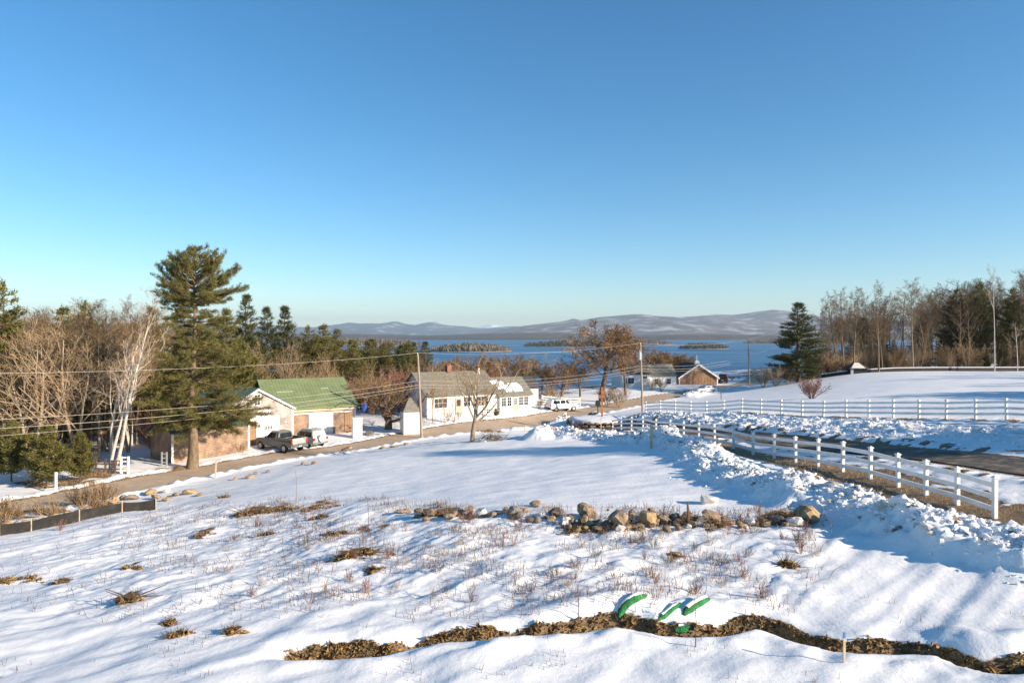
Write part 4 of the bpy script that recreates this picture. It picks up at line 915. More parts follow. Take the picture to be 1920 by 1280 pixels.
MB().box(7.55, xm-.2, gy0-.07, gy0-.003, .2, 2.55).build('side_boarding', M['barn_brown'], A)
MB().box(.17, .55, -.025, -.003, .1, 2.6).build('end_panel', M['barn_brown'], A)

# --- green roofed barn
E2 = Vector(((672-960)/FPX*77.6, 77.6, 0)); ub = Vector((.87, .49, 0)); o0 = E2 - ub*9.9
B = empty('green_roof_barn', (o0.x, o0.y, zrow(757, 77.6)-2.95), 'shingled barn with long bright green metal roof and big white sliding door', 'barn', None, math.atan2(.49, .87))
wall_block(B, .3, 9.6, .35, 12.2, -.8, 2.85, 5.55, 'x', M['shingle'])
rf = gable_roof(B, .3, 9.6, .35, 12.2, 2.85, 5.55, 'x', M['roof_green'], .35, .09, 26)
MB().box(.2, 9.7, .28, .346, 2.35, 2.80).build('frieze_board', M['tan_wood'], B)
MB().box(2.4, 9.2, .22, .346, 2.08, 2.22).build('door_track', M['white'], B)
M['blotch'] = mat('peeling_white_door', (.78, .78, .78), .7, c2=(.40, .40, .42), scale=2.4, detail=7)
plank_door(B, 4.4, 7.1, -.25, 2.08, M['blotch'], 6, .346)
MB().box(9.5, 9.66, .30, .347, -.6, 2.33).build('corner_board', M['white'], B)
plank_door(B, 8.4, 9.2, -.1, 2.0, M['barn_brown'], 3, .346)
sl = (5.55-2.85)/((12.2-.35)/2)
for xs, xe_, t in ((1.6, 3.4, .52), (6.6, 7.4, .585)):
    y = .35+t*5.925; z = 2.85+(y-.35)*sl+.12
    MB().box(xs, xe_, y-.03, y+.03, z+.01, z+.045).build('snow_streak', M['snow_dirty'], rf[0])

# --- white house with sunporch wing
hz = zrow(781, 85)
H = bld('white_house', 800, 85, hz, 30.6, 'white clapboard cape house with grey roof, brick chimney and sunporch wing', 'house')
M['clap'] = mat('white_clapboard', (.74, .72, .67), .6, var=.06, scale=3, stretch=(.2, .2, 9))
wall_block(H, 0, 10.2, 0, 8.4, -.6, 2.6, 5.15, 'x', M['clap'])
gable_roof(H, 0, 10.2, 0, 8.4, 2.6, 5.15, 'x', M['asphalt_roof'], .28, .12)
ch = MB().box(4.65, 5.3, 3.85, 4.55, 4.6, 6.0).build('chimney', M['brick'], H); MB().box(4.6, 5.35, 3.8, 4.6, 6.0, 6.12).build('chimney_cap', M['brick'], ch)
for x in (4.75, 5.0, 5.2): MB().disc_cyl((x, 4.2, 6.22), (0, 0, 1), .08, .2, 8).build('chimney_pot', M['brick'], ch)
MB().disc_cyl((9.2, 3.6, 5.2), (0, 0, 1), .14, .9, 8).build('vent_pipe', M['white'], H)
for x, w in ((1.9, 1.7), (7.9, 1.5)): window(H, x, 1.0, w, 1.15, 0, 3, 2)
window(H, 5.6, 1.0, .9, 1.15, 0, 2, 2)
dr = MB().box(3.95, 4.85, -.07, -.003, .05, 2.1).build('door', M['tan_wood'], H); MB().box(4.15, 4.65, -.09, -.071, 1.1, 1.9).build('door_light', M['glass'], dr)
window(H, 4.2, 3.0, .8, 1.0, 0, 2, 2, axis='y', sgn=-1); window(H, 2.2, .9, .9, 1.2, 0, 2, 2, axis='y', sgn=-1); window(H, 6.2, .9, .9, 1.2, 0, 2, 2, axis='y', sgn=-1)
wall_block(H, 10.25, 15.2, -.3, 5.6, -.6, 2.15, 4.25, 'x', M['clap'], 'porch_wall')
pr = gable_roof(H, 10.25, 15.2, -.3, 5.6, 2.15, 4.25, 'x', M['asphalt_roof'], .25, .12, name='porch_roof')
sl = 2.1/2.95
for (xa, xb, ta, tb) in ((9.95, 11.5, .30, .80), (11.2, 12.6, .12, .52), (12.4, 14.3, .12, .62), (10.8, 12.0, .55, .74)):
    ya, yb = -.3+ta*2.95, -.3+tb*2.95; za, zb = 2.15+(ya+.3)*sl+.155, 2.15+(yb+.3)*sl+.155
    MB().prism([(xa+.3, ya, za), (xb-.15, ya+.05, za+.03), (xb, (ya+yb)/2, (za+zb)/2), (xb-.4, yb, zb), (xa, yb-.1, zb-.07)], (0, 0, .09)).build('roof_snow', M['snow'], pr[0])
for x in (10.9, 11.75, 13.55, 14.35): window(H, x, .75, .62, 1.1, -.3, 2, 3)
d2 = MB().box(12.3, 13.0, -.36, -.303, 0, 1.95).build('porch_door', M['tan_wood'], H); window(H, 12.65, .9, .4, .85, -.36, 2, 3, name='door_window')
for x in (10.35, 12.1, 13.15, 15.1): MB().box(x-.06, x+.06, -.37, -.303, -.5, 2.1).build('porch_post', M['white'], H)
# shed beyond the porch
S = bld('dark_roof_shed', 972, 99, zrow(752, 99), 30, 'low white shed with dark roof beyond the sunporch', 'shed')
wall_block(S, 0, 3.4, 0, 4.5, -.6, 1.9, 3.3, 'x', M['clap']); gable_roof(S, 0, 3.4, 0, 4.5, 1.9, 3.3, 'x', M['dark_roof'], .25, .1)
window(S, 1.7, .7, .7, .8, 0)

# --- pump house with hipped roof, small white cabinets
W = bld('pump_house', 757, 76, zrow(808, 76), 22, 'small white shed with steep hipped grey roof beside the utility pole', 'shed')
MB().box(0, 1.85, 0, 1.75, -.4, 2.1).build('wall', M['white'], W)
MB().add([(-.12, -.12, 2.1), (1.97, -.12, 2.1), (1.97, 1.87, 2.1), (-.12, 1.87, 2.1), (.8, .87, 3.62), (1.05, .87, 3.62)], [(0,1,5,4), (1,2,5), (2,3,4,5), (3,0,4), (3,2,1,0)]).build('roof', M['asphalt_roof'], W)
plank_door(W, .25, 1.0, .05, 1.8, M['white'], 3, 0)
k = bld('utility_cabinet', 662, 74, zrow(812, 74), 25, 'narrow white wooden bin standing at the barn corner', 'bin')
MB().box(0, 1.0, 0, .8, -.5, 1.55).build('body', M['white'], k); MB().box(-.05, 1.05, -.05, .85, 1.55, 1.63).build('lid', M['white'], k)

# --- lake house group across the road
Hh = bld('lake_house', 1166, 131, zrow(727, 131), 8, 'cream house with dark roof and brick chimney near the lake', 'house')
wall_block(Hh, 0, 5.6, 0, 7, -1, 2.7, 5.5, 'x', M['clap']); gable_roof(Hh, 0, 5.6, 0, 7, 2.7, 5.5, 'x', M['dark_roof'], .25, .14)
c = MB().box(3.9, 4.75, 3.1, 3.9, 4.8, 6.5).build('chimney', M['brick'], Hh); MB().box(3.84, 4.81, 3.04, 3.96, 6.5, 6.62).build('chimney_cap', M['tan_wood'], c)
window(Hh, 1.8, .8, 1.2, 1.1, 0, 2, 2); window(Hh, 4.6, 1.75, .8, .5, 0, 2, 1); window(Hh, .7, .8, .6, 1.1, 0, 1, 2)
wall_block(Hh, 5.65, 11.2, .8, 6.4, -1, 2.2, 4.2, 'x', M['clap'], 'wing_wall'); gable_roof(Hh, 5.65, 11.2, .8, 6.4, 2.2, 4.2, 'x', M['asphalt_roof'], .2, .12, name='wing_roof')
window(Hh, 9.7, .6, .8, 1.0, .8, 1, 2); window(Hh, 7.2, .6, .8, 1.0, .8, 1, 2)
Bb = bld('brown_barn', 1274, 139, zrow(722, 139), 4, 'brown boarded barn gable with white rake and white finial near the lake', 'barn')
wall_block(Bb, 0, 7.9, 0, 9, -1, 1.65, 4.25, 'y', M['barn_brown']); rr_ = gable_roof(Bb, 0, 7.9, 0, 9, 1.65, 4.25, 'y', M['dark_roof'], .35, .12)
for s in (-1, 1):
    xe = 3.95+s*4.3; MB().prism([(3.95, -.42, 4.02), (xe, -.42, 4.02-.658*4.3), (xe, -.42, 4.36-.658*4.3), (3.95, -.42, 4.36)], (0, .06, 0)).build('rake_board', M['white'], Bb)
MB().prism([(4.3, -.3, 4.21), (8.1, -.3, 4.21-.658*3.8), (8.1, 8, 4.21-.658*3.8), (4.3, 8, 4.21)], (0, 0, .07)).build('roof_snow', M['snow'], rr_[1])
cu = MB().box(3.55, 4.35, .6, 1.4, 4.2, 4.75).build('cupola', M['white'], Bb); MB().add([(3.45,.5,4.75),(4.45,.5,4.75),(4.45,1.5,4.75),(3.45,1.5,4.75),(3.95,1,5.15)],[(0,1,4),(1,2,4),(2,3,4),(3,0,4),(3,2,1,0)]).build('cupola_roof', M['white'], cu)
MB().tube([(3.95, 1, 5.05), (3.95, 1, 6.1)], .06, 6).build('finial', M['white'], Bb)
for x in (0, 7.9): MB().box(x-.1, x+.1, -.05, -.003, -.8, 1.5).build('corner_board', M['white'], Bb)
for i in range(12): MB().box(.2+i*.63, .2+i*.63+.57, -.035, -.003, -.8, 1.6).build('plank', M['barn_brown'], Bb)

# --- dark pavilion at the wood edge
Pv = bld('dark_pavilion', 1590, 116.5, zrow(704, 116.5), -6, 'small dark pavilion with snow dusted hipped roof against the woods', 'pavilion')
MB().box(.5, 3.3, .3, 2.6, -.4, 1.15).build('wall', M['black'], Pv)
MB().add([(.2,0,1.15),(3.7,0,1.15),(3.7,2.9,1.15),(.2,2.9,1.15),(1.5,1.4,2.25),(2.2,1.4,2.25)], [(0,1,5,4),(1,2,5),(2,3,4,5),(3,0,4),(3,2,1,0)]).build('roof', M['dark_roof'], Pv)
MB().add([(.6,.1,1.30),(2.9,.12,1.30),(2.2,1.2,2.17),(1.5,1.2,2.17)], [(0,1,2,3)]).add([(.6,.1,1.26),(2.9,.12,1.26),(2.2,1.2,2.13),(1.5,1.2,2.13)], [(3,2,1,0)]).build('roof_snow', M['snow_dirty'], Pv)
MB().box(.55, 1.0, .26, .297, -.3, 1.1).build('door', M['steel'], Pv)

# --- long low wall at the wood edge, its shade painted into the timber
pts = [far_spot(px, Y) for px, Y in ((1540,119.5),(1600,118),(1680,117.5),(1760,117),(1840,116.5),(1920,116),(2050,115))]
Lw = empty('retaining_wall', pts[0], 'long low dark timber wall with snow on top along the wood edge', 'wall')
for q0, q1 in zip(pts[:-1], pts[1:]):
    a_, b_ = q0-pts[0], q1-pts[0]; d = (b_-a_).normalized(); nn = Vector((-d.y, d.x, 0))*.15
    for j in range(2):
        z = Vector((0, 0, -.35+.48*j)); MB().prism([a_-nn+z, b_-nn+z, b_+nn+z, a_+nn+z], (0, 0, .45)).build('timber', M['timber'], Lw)
    z = Vector((0, 0, .62)); MB().prism([a_-nn*1.1+z, b_-nn*1.1+z, b_+nn*1.3+z, a_+nn*1.3+z], (0, 0, .12)).build('snow_cap', M['snow'], Lw)

# ------------------------------------------------------------------ vehicles (local +x forwards)
def loft(st, n_side=1):
    """rings (x, list of (y,z)) joined lengthwise"""
    mb = MB(); k = len(st[0][1]); vs = [(x, y, z) for x, ring in st for y, z in ring]
    fs = [(i*k+j, i*k+(j+1) % k, (i+1)*k+(j+1) % k, (i+1)*k+j) for i in range(len(st)-1) for j in range(k)]
    fs += [list(range(k))[::-1], [(len(st)-1)*k+j for j in range(k)]]
    return mb.add(vs, fs)
def ring(w, z0, z1, rd=.12, tum=0.0):
    wt = w - tum
    a_ = w-tum*min(1, rd/(z1-z0)); m_ = w-tum*.55
    return [(-w+rd*.5, z0), (w-rd*.5, z0), (a_, z0+rd), (m_, z0+(z1-z0)*.55), (wt, z1-rd), (wt-rd, z1), (-wt+rd, z1), (-wt, z1-rd), (-m_, z0+(z1-z0)*.55), (-a_, z0+rd)]
def wheels(par, xs, w, r_):
    for x in xs:
        for s in (-1, 1):
            a_ = MB().disc_cyl((x, s*(w-.06), r_), (0, 1, 0), r_*1.16, .13, 18).build('wheel_arch', M['black'], par)
            t = MB().disc_cyl((x, s*(w-.08), r_), (0, 1, 0), r_, .24, 18).build('wheel', M['tyre'], par)
            MB().disc_cyl((x, s*(w+.045), r_), (0, 1, 0), r_*.62, .03, 12).build('rim', M['rim'], t)
            MB().disc_cyl((x, s*(w+.065), r_), (0, 1, 0), r_*.2, .02, 8).build('hub', M['steel'], t)
def glass_side(par, w, tum, poly, zb, zt):
    """side panes: poly in (x,z); y follows the cabin's inward lean"""
    for s in (-1, 1):
        v = [(x, s*(w - tum*(z-zb)/(zt-zb) + .012), z) for x, z in poly]
        MB().add(v, [list(range(len(v))) if s < 0 else list(range(len(v)))[::-1]]).build('side_window', M['carglass'], par)
def quad(par, pts, mat_, name): return MB().add(pts, [(0, 1, 2, 3)]).build(name, mat_, par)

def pickup(loc, ang, label):
    t = empty('pickup_truck', loc, label, 'truck', None, ang); p_ = M['grey_paint']
    loft([(-2.65, ring(.93, .55, 1.08)), (-2.6, ring(.96, .5, 1.12)), (.75, ring(.98, .45, 1.14)), (1.2, ring(.98, .45, 1.14)), (2.4, ring(.95, .45, 1.08)), (2.75, ring(.88, .5, .98)), (2.8, ring(.82, .55, .85))]).build('body', p_, t)
    loft([(-.75, ring(.90, 1.08, 1.10, .01)), (-.68, ring(.90, 1.08, 1.72, .1, .12)), (-.5, ring(.90, 1.08, 1.82, .12, .16)), (.55, ring(.90, 1.08, 1.84, .12, .16)), (1.25, ring(.9, 1.06, 1.16, .02))]).build('cab', p_, t)
    glass_side(t, .9, .15, [(-.55, 1.22), (.15, 1.22), (.15, 1.70), (-.48, 1.70)], 1.1, 1.8); glass_side(t, .9, .15, [(.22, 1.22), (.98, 1.22), (.58, 1.70), (.22, 1.70)], 1.1, 1.8)
    quad(t, [(-.745, .68, 1.22), (-.745, -.68, 1.22), (-.685, -.62, 1.70), (-.685, .62, 1.70)], M['carglass'], 'rear_window')
    quad(t, [(1.21, -.74, 1.20), (1.21, .74, 1.20), (.63, .66, 1.76), (.63, -.66, 1.76)], M['carglass'], 'windscreen')
    b = MB(); b.box(-2.55, -.8, -.78, .78, 1.14, 1.155); b.build('bed_floor', M['black'], t)
    for s in (-1, 1): MB().box(-2.62, -.76, s*.80 if s > 0 else -.96, .96 if s > 0 else -.80, 1.12, 1.34).build('bed_side', p_, t)
    MB().box(-2.68, -2.56, -.78, .78, .82, 1.34).build('tailgate', M['tan_paint'], t)
    for s in (-1, 1): MB().box(-2.70, -2.56, min(s*.80, s*.95), max(s*.80, s*.95), .82, 1.28).build('tail_light', M['red_light'], t)
    MB().box(-2.82, -2.66, -.92, .92, .52, .70).build('bumper', M['chrome'], t); MB().box(-2.835, -2.825, -.17, .17, .55, .68).build('licence_plate', M['white'], t)
    for s in (-1, 1): MB().box(.78, .92, min(s*.98, s*1.16), max(s*.98, s*1.16), 1.18, 1.38).build('wing_mirror', M['black'], t)
    for s in (-1, 1): MB().box(-.1, .08, min(s*.985, s*1.0), max(s*.985, s*1.0), 1.0, 1.04).build('door_handle', M['black'], t)
    wheels(t, (-1.65, 1.85), .94, .39); return t
def suv(loc, ang, label, paint, name='suv', L=4.7, spare=False, cat='car', tall=1.72):
    t = empty(name, loc, label, cat, None, ang); h = L/2; k = tall
    loft([(-h, ring(.82, .5, .92)), (-h+.08, ring(.9, .42, 1.02)), (-h+.6, ring(.93, .40, 1.06)), (h-1.5, ring(.93, .40, 1.06)), (h-.6, ring(.9, .42, .98)), (h-.12, ring(.84, .46, .84)), (h, ring(.76, .5, .70))]).build('body', paint, t)
    rx = -h+.12
    loft([(rx, ring(.86, 1.0, 1.02, .01)), (rx+.22, ring(.86, 1.0, k-.06, .08, .12)), (rx+.45, ring(.86, 1.0, k, .1, .15)), (h-2.0, ring(.86, 1.0, k-.02, .1, .15)), (h-1.35, ring(.86, .98, 1.04, .02))]).build('cabin', paint, t)
    zt = k-.14; x1 = h-2.0
    glass_side(t, .86, .14, [(rx+.30, 1.12), (-.75, 1.12), (-.75, zt), (rx+.42, zt)], 1.02, k)
    glass_side(t, .86, .14, [(-.66, 1.12), (.16, 1.12), (.16, zt), (-.66, zt)], 1.02, k)
    glass_side(t, .86, .14, [(.24, 1.12), (x1+.52, 1.12), (x1+.08, zt), (.24, zt)], 1.02, k)
    quad(t, [(rx+.03, .72, 1.1), (rx+.03, -.72, 1.1), (rx+.20, -.64, k-.14), (rx+.20, .64, k-.14)], M['carglass'], 'rear_window')
    quad(t, [(h-1.40, -.76, 1.1), (h-1.40, .76, 1.1), (x1+.03, .64, k-.10), (x1+.03, -.64, k-.10)], M['carglass'], 'windscreen')
    for s in (-1, 1):
        MB().box(-h-.015, -h+.12, min(s*.68, s*.89), max(s*.68, s*.89), .78, 1.02).build('tail_light', M['red_light'], t)
        MB().box(h-.10, h-.0, min(s*.5, s*.76), max(s*.5, s*.76), .62, .76).build('headlight', M['steel'], t)
        MB().box(x1+.28, x1+.42, min(s*.92, s*1.06), max(s*.92, s*1.06), 1.08, 1.22).build('wing_mirror', paint, t)
        MB().box(rx+.5, x1-.1, min(s*.60, s*.64), max(s*.60, s*.64), k+.02, k+.07).build('roof_rail', M['black'], t)
    MB().box(-h-.06, -h+.1, -.84, .84, .42, .62).build('bumper', M['black'] if not spare else M['chrome'], t)
    MB().box(-h-.075, -h-.062, -.2, .2, .66, .78).build('licence_plate', M['white'], t)
    if spare:
        sw = MB().disc_cyl((-h-.14, 0, .98), (1, 0, 0), .37, .22, 18).build('spare_wheel_cover', M['white'], t)
    wheels(t, (-h+.95, h-.9), .9, .35); return t
Vang = math.atan2(.56, -.83)
def car_at(fn, px, py, ang, *a, **k):
    v = at(px, py); return fn((v.x, v.y, float(base_z(np.array([v.x]), np.array([v.y]))[0])+.02), ang, *a, **k)
car_at(pickup, 527, 843, Vang, 'grey pickup truck backed to the road before the white garage door')
car_at(suv, 575, 836, Vang, 'old pale four-wheel-drive with white spare wheel cover beside the pickup', M['tan_paint'], 'off_road_car', 4.2, True)
car_at(suv, 1053, 770, R(28), 'white sport utility car parked on the verge by the white rail fence', M['white_paint_car'])
car_at(suv, 1322, 738, R(200), 'small white car on the far road behind the snow bank', M['white_paint_car'], 'white_car', 4.3, False, 'car', 1.5)
v_ = far_spot(1356, 146); suv((v_.x, v_.y, v_.z), R(70), 'dark van parked beyond the brown barn', M['black'], 'dark_van', 4.6, False, 'van', 1.9)

# ------------------------------------------------------------------ white post and rail fences
def rail_fence(name, pxs, fY, label, H_, rails, pw=.065, extra=None):
    pts = [far_spot(px, fY(px)) for px in pxs]
    if extra: pts = extra + pts
    f = empty(name, pts[0], label, 'fence'); o = pts[0]
    pm = MB(); pm.box(-pw, pw, -pw, pw, -.25, H_); pme = mesh_data('post', pm.V, pm.F, M['vinyl'])
    cm = MB(); w = pw*1.45; cm.box(-w, w, -w, w, H_, H_+.035); cm.add([(-w, -w, H_+.035), (w, -w, H_+.035), (w, w, H_+.035), (-w, w, H_+.035), (0, 0, H_+.10)], [(0,1,4),(1,2,4),(2,3,4),(3,0,4)])
    cme = mesh_data('post_cap', cm.V, cm.F, M['vinyl'])
    ang = math.atan2(pts[-1].y-pts[0].y, pts[-1].x-pts[0].x)
    for p_ in pts:
        po = inst('post', pme, f, p_-o-Vector((0, 0, rnd.uniform(0, .04))), (rnd.gauss(0, .012), rnd.gauss(0, .012), ang+rnd.gauss(0, .03))); inst('post_cap', cme, po)
    for a_, b_ in zip(pts[:-1], pts[1:]):
        d = b_-a_; d2 = Vector((d.x, d.y, 0)).normalized(); nn = Vector((-d2.y, d2.x, 0))*.03
        for z in rails:
            q0 = a_-o+d2*(pw-.01)+Vector((0, 0, z+rnd.gauss(0, .012))); q1 = b_-o-d2*(pw-.01)+Vector((0, 0, z+rnd.gauss(0, .012)))
            MB().prism([q0-nn, q1-nn, q1+nn, q0+nn], (0, 0, .165)).build('rail', M['vinyl'], f)
    return f
PX2 = [1865,1795,1736,1684,1632,1580,1533.6,1491.7,1452,1412,1375,1340,1310,1282,1256,1230,1206,1184,1165,1149]
rail_fence('rail_fence', PX2, f2Y, 'white three-rail fence running beside the broken snow bank to the drive', 1.34, (.22, .62, 1.02))
PX1 = [2094,2020,1950,1887,1829,1774,1723,1675,1629,1586,1544,1504,1465,1427,1391,1357,1325,1295,1266,1238,1211]
rail_fence('rail_fence', PX1, f1Y, 'white three-rail fence across the far side of the drive below the field', 1.3, (.28, .66, 1.04))
yf = lambda px: 103.0
rail_fence('board_fence', [1016, 1034, 1052, 1070, 1088], yf, 'white board fence behind the parked white car', 1.5, (.2, .55, .9, 1.25), .06)
# small white gate and dark rails by the birch
v = spot(234, 888); g = empty('gate_end', v, 'short white ladder-like gate post beside the snowy yard', 'gate')
for x in (-.28, .28): MB().box(x-.07, x+.07, -.06, .06, -.2, 1.35).build('post', M['white'], g)
for z in (.2, .55, .9, 1.2): MB().box(-.21, .21, -.03, .03, z, z+.12).build('rung', M['white'], g)
v2 = spot(180, 886); f = empty('dark_rail_fence', v2, 'weathered dark rail fence leading to the white gate', 'fence'); d = v - v2
for t in (0, .33, .66): MB().box(d.x*t-.06, d.x*t+.06, d.y*t-.06, d.y*t+.06, d.z*t-.2, d.z*t+1.1).build('post', M['bark_dark'], f)
for z in (.35, .7, 1.0): MB().tube([Vector((0, 0, z)), d*.5+Vector((0, 0, z-.02)), d*.95+Vector((0, 0, z))], .045, 6).build('rail', M['bark_dark'], f)
v = spot(308, 874); g = empty('gate_end', v, 'short grey slatted gate post against the garage corner', 'gate')
for x in (-.2, .2): MB().box(x-.05, x+.05, -.05, .05, -.2, 1.2).build('post', M['steel'], g)
for z in (.3, .65, 1.0): MB().box(-.15, .15, -.025, .025, z, z+.09).build('rung', M['steel'], g)

# ------------------------------------------------------------------ utility poles and wires
def pole(px, py, Y, top_row, lean, label, transformer=False, extra=None):
    b = extra or far_spot(px, Y); h = CAMZ+(HY-top_row)/FPX*b.y - b.z
    t = empty('utility_pole', b, label, 'pole', 'utility poles along the road' if False else None)
    MB().tube([(0, 0, -.3), (lean*.5, 0, h*.5), (lean, 0, h)], [.15, .13, .10], 10).build('post', M['pole'], t)
    for z in (h-.35, h-3.0, h-3.5): MB().tube([(lean*z/h-.12, 0, z), (lean*z/h+.12, 0, z)], .05, 6).build('insulator', M['steel'], t)
    MB().tube([(lean-.02, 0, h-.05), (lean-.02, 0, h+.18)], [.05, .03], 6).build('pin', M['steel'], t)
    if transformer:
        tr = MB().tube([(-.42, -.1, h-2.1), (-.42, -.1, h-2.05), (-.42, -.1, h-1.1), (-.42, -.1, h-1.0)], [.2, .23, .23, .15], 12).build('transformer', M['steel'], t)
        MB().box(-.25, -.05, -.13, -.07, h-1.6, h-1.5).build('bracket', M['steel'], tr); MB().tube([(-.42, -.1, h-1.02), (-.42, -.1, h-.75)], .04, 6).build('bushing', M['steel'], tr)
    return b, h, lean
p0b = Vector((-38.5, 33.5, 0)); p0b.z = G(p0b.x, p0b.y)
P0 = pole(0, 0, 0, 500, 0, 'wooden utility pole beside the road where the woods begin', False, p0b)
P1 = pole(791, 817, 74, 664, -.45, 'leaning wooden utility pole standing in front of the white house')
P2 = pole(1205, 775, 91, 645, -.3, 'pale wooden utility pole with grey transformer at the drive entrance', True)
P3 = pole(1405, 728, 128, 637, -.2, 'wooden utility pole on the far verge before the open lake')
P4b = Vector((75, 175, 0)); P4b.z = G(75, 175); P4 = pole(0, 0, 0, 600, 0, 'wooden utility pole among the right-hand woods', False, P4b)
def wire(a, b, ha, hb, sag, label, n=18, r_=.011):
    A_ = Vector((a[0].x+a[2]*ha/a[1], a[0].y, a[0].z+ha)); B_ = Vector((b[0].x+b[2]*hb/b[1], b[0].y, b[0].z+hb))
    pts = [A_.lerp(B_, i/n) - A_ - Vector((0, 0, 4*sag*(i/n)*(1-i/n))) for i in range(n+1)]
    o = MB().tube(pts, r_, 5).build('power_line', M['wire']); o.location = A_
    tag(o, label, 'wire')
names = [('from the woods to the leaning pole', P0, P1), ('between the leaning pole and the transformer pole', P1, P2), ('between the transformer pole and the lakeside pole', P2, P3), ('from the lakeside pole toward the right-hand woods', P3, P4)]
h0top = CAMZ-2.05-P0[0].z
for nm, a, b in names:
    ta = h0top if a is P0 else a[1]+.15; la = (ta-2.7, ta-3.3, ta-3.8)
    tb = b[1]+.15; lb = (tb-3.0, tb-3.45, tb-3.75)
    if a is not P0: la = (ta-3.0, ta-3.45, ta-3.75)
    wire(a, b, ta, tb, .65, 'topmost thin wire strung ' + nm)
    for j, w in enumerate(('upper', 'middle', 'lowest')):
        if a is P3 and j: continue
        wire(a, b, la[j], lb[j], .8, f'{w} communication wire strung ' + nm, r_=(.011, .014, .010)[j])

# ------------------------------------------------------------------ stones
def rock_mesh(name, seed, mat_, sub=2, jit=.16, flat=.8):
    r = np.random.default_rng(seed); t = (1+5**.5)/2
    Vv = [(-1,t,0),(1,t,0),(-1,-t,0),(1,-t,0),(0,-1,t),(0,1,t),(0,-1,-t),(0,1,-t),(t,0,-1),(t,0,1),(-t,0,-1),(-t,0,1)]
    Ff = [(0,11,5),(0,5,1),(0,1,7),(0,7,10),(0,10,11),(1,5,9),(5,11,4),(11,10,2),(10,7,6),(7,1,8),(3,9,4),(3,4,2),(3,2,6),(3,6,8),(3,8,9),(4,9,5),(2,4,11),(6,2,10),(8,6,7),(9,8,1)]
    Vv = [np.array(v)/np.linalg.norm(v) for v in Vv]
    for _ in range(sub-1):
        mid = {}; nf = []
        def m_(a, b):
            k_ = (min(a, b), max(a, b))
            if k_ not in mid: w = Vv[a]+Vv[b]; Vv.append(w/np.linalg.norm(w)); mid[k_] = len(Vv)-1
            return mid[k_]
        for a, b, c in Ff:
            x, y, z = m_(a, b), m_(b, c), m_(c, a); nf += [(a, x, z), (b, y, x), (c, z, y), (x, y, z)]
        Ff = nf
    Vv = np.array(Vv); q = np.ones(len(Vv))
    for _ in range(10):                                             # planar facets cut off the ball
        n_ = r.normal(0, 1, 3); n_ /= np.linalg.norm(n_); c = r.uniform(.42, .80); dd_ = Vv@n_; q = np.minimum(q, np.where(dd_ > 1e-3, c/np.maximum(dd_, 1e-3), 9))
    Vv = Vv*q[:, None]*(1+r.normal(0, jit*.35, (len(Vv), 1))); Vv[:, 2] *= flat
    return mesh_data(name, Vv, np.array(Ff), mat_, False)
rocks = {k: [rock_mesh('stone', 100+i*7+len(k), M[k]) for i in range(4)] for k in ('stone', 'stone_gold', 'stone_grey', 'snow', 'snow_dirty')}
def put_stone(px, py, w, h, key, parent=None, o=Vector((0, 0, 0)), name='stone', seed=0, capm=None):
    r = random.Random(int(px*7+py*13)); v = spot(px, py+h*.35); sx = w/FPX*v.y*.57; sz = h/FPX*v.y*.64
    s = inst(name, rocks[key][r.randrange(4)], parent, v-o+Vector((0, 0, sz*.46)), (r.uniform(-.2, .2), r.uniform(-.2, .2), r.uniform(0, 6.28)), (sx*r.uniform(.95, 1.15), sx*r.uniform(.75, 1.0), sz))
    return s
WALL = [(805,958,36,27,'stone'),(880,955,30,25,'stone'),(903,958,30,24,'snow_dirty'),(962,957,42,29,'stone_grey'),(1006,942,26,17,'stone'),(1018,964,28,12,'snow_dirty'),(1043,959,32,20,'stone'),(1062,975,26,20,'snow'),
  (1100,956,44,38,'stone'),(1098,976,26,24,'stone_gold'),(1083,990,20,12,'stone_gold'),(1066,986,16,14,'stone_grey'),(1120,989,26,16,'stone'),(1160,970,44,42,'stone'),(1186,962,18,20,'stone_grey'),(1218,968,40,38,'stone_gold'),(1246,973,28,22,'stone'),
  (1268,968,20,22,'stone_grey'),(1290,965,34,34,'stone'),(1313,972,20,18,'stone_grey'),(1336,968,44,31,'stone'),(1360,972,20,20,'stone_grey'),(1515,964,66,42,'stone_gold'),(1490,976,36,24,'snow_dirty'),(1456,972,38,22,'stone_grey'),(1430,976,26,18,'stone'),(1405,975,24,18,'snow_dirty'),
  (925,962,22,16,'stone'),(850,962,22,14,'stone_grey'),(785,955,22,14,'stone'),(752,958,20,12,'stone'),(985,955,18,14,'stone'),(1140,985,20,16,'stone'),(1200,985,16,12,'stone')]
o = spot(1100, 985); sw = empty('stone_wall', o, 'tumbled row of golden field stones and boulders along the edge of the snow field', 'wall')
for px, py, w, h, key in WALL: put_stone(px, py, w, h, key, sw, o)
for i in range(110):
    px = rnd.uniform(760, 1500) if i % 2 else rnd.uniform(1040, 1400); w = rnd.uniform(10, 24); put_stone(px, np.interp(px, [760, 960, 1100, 1500], [958, 962, 980, 975])+rnd.gauss(0, 6), w, w*rnd.uniform(.55, .85), rnd.choice(('stone', 'stone', 'stone_grey', 'stone_gold', 'snow_dirty')), sw, o)
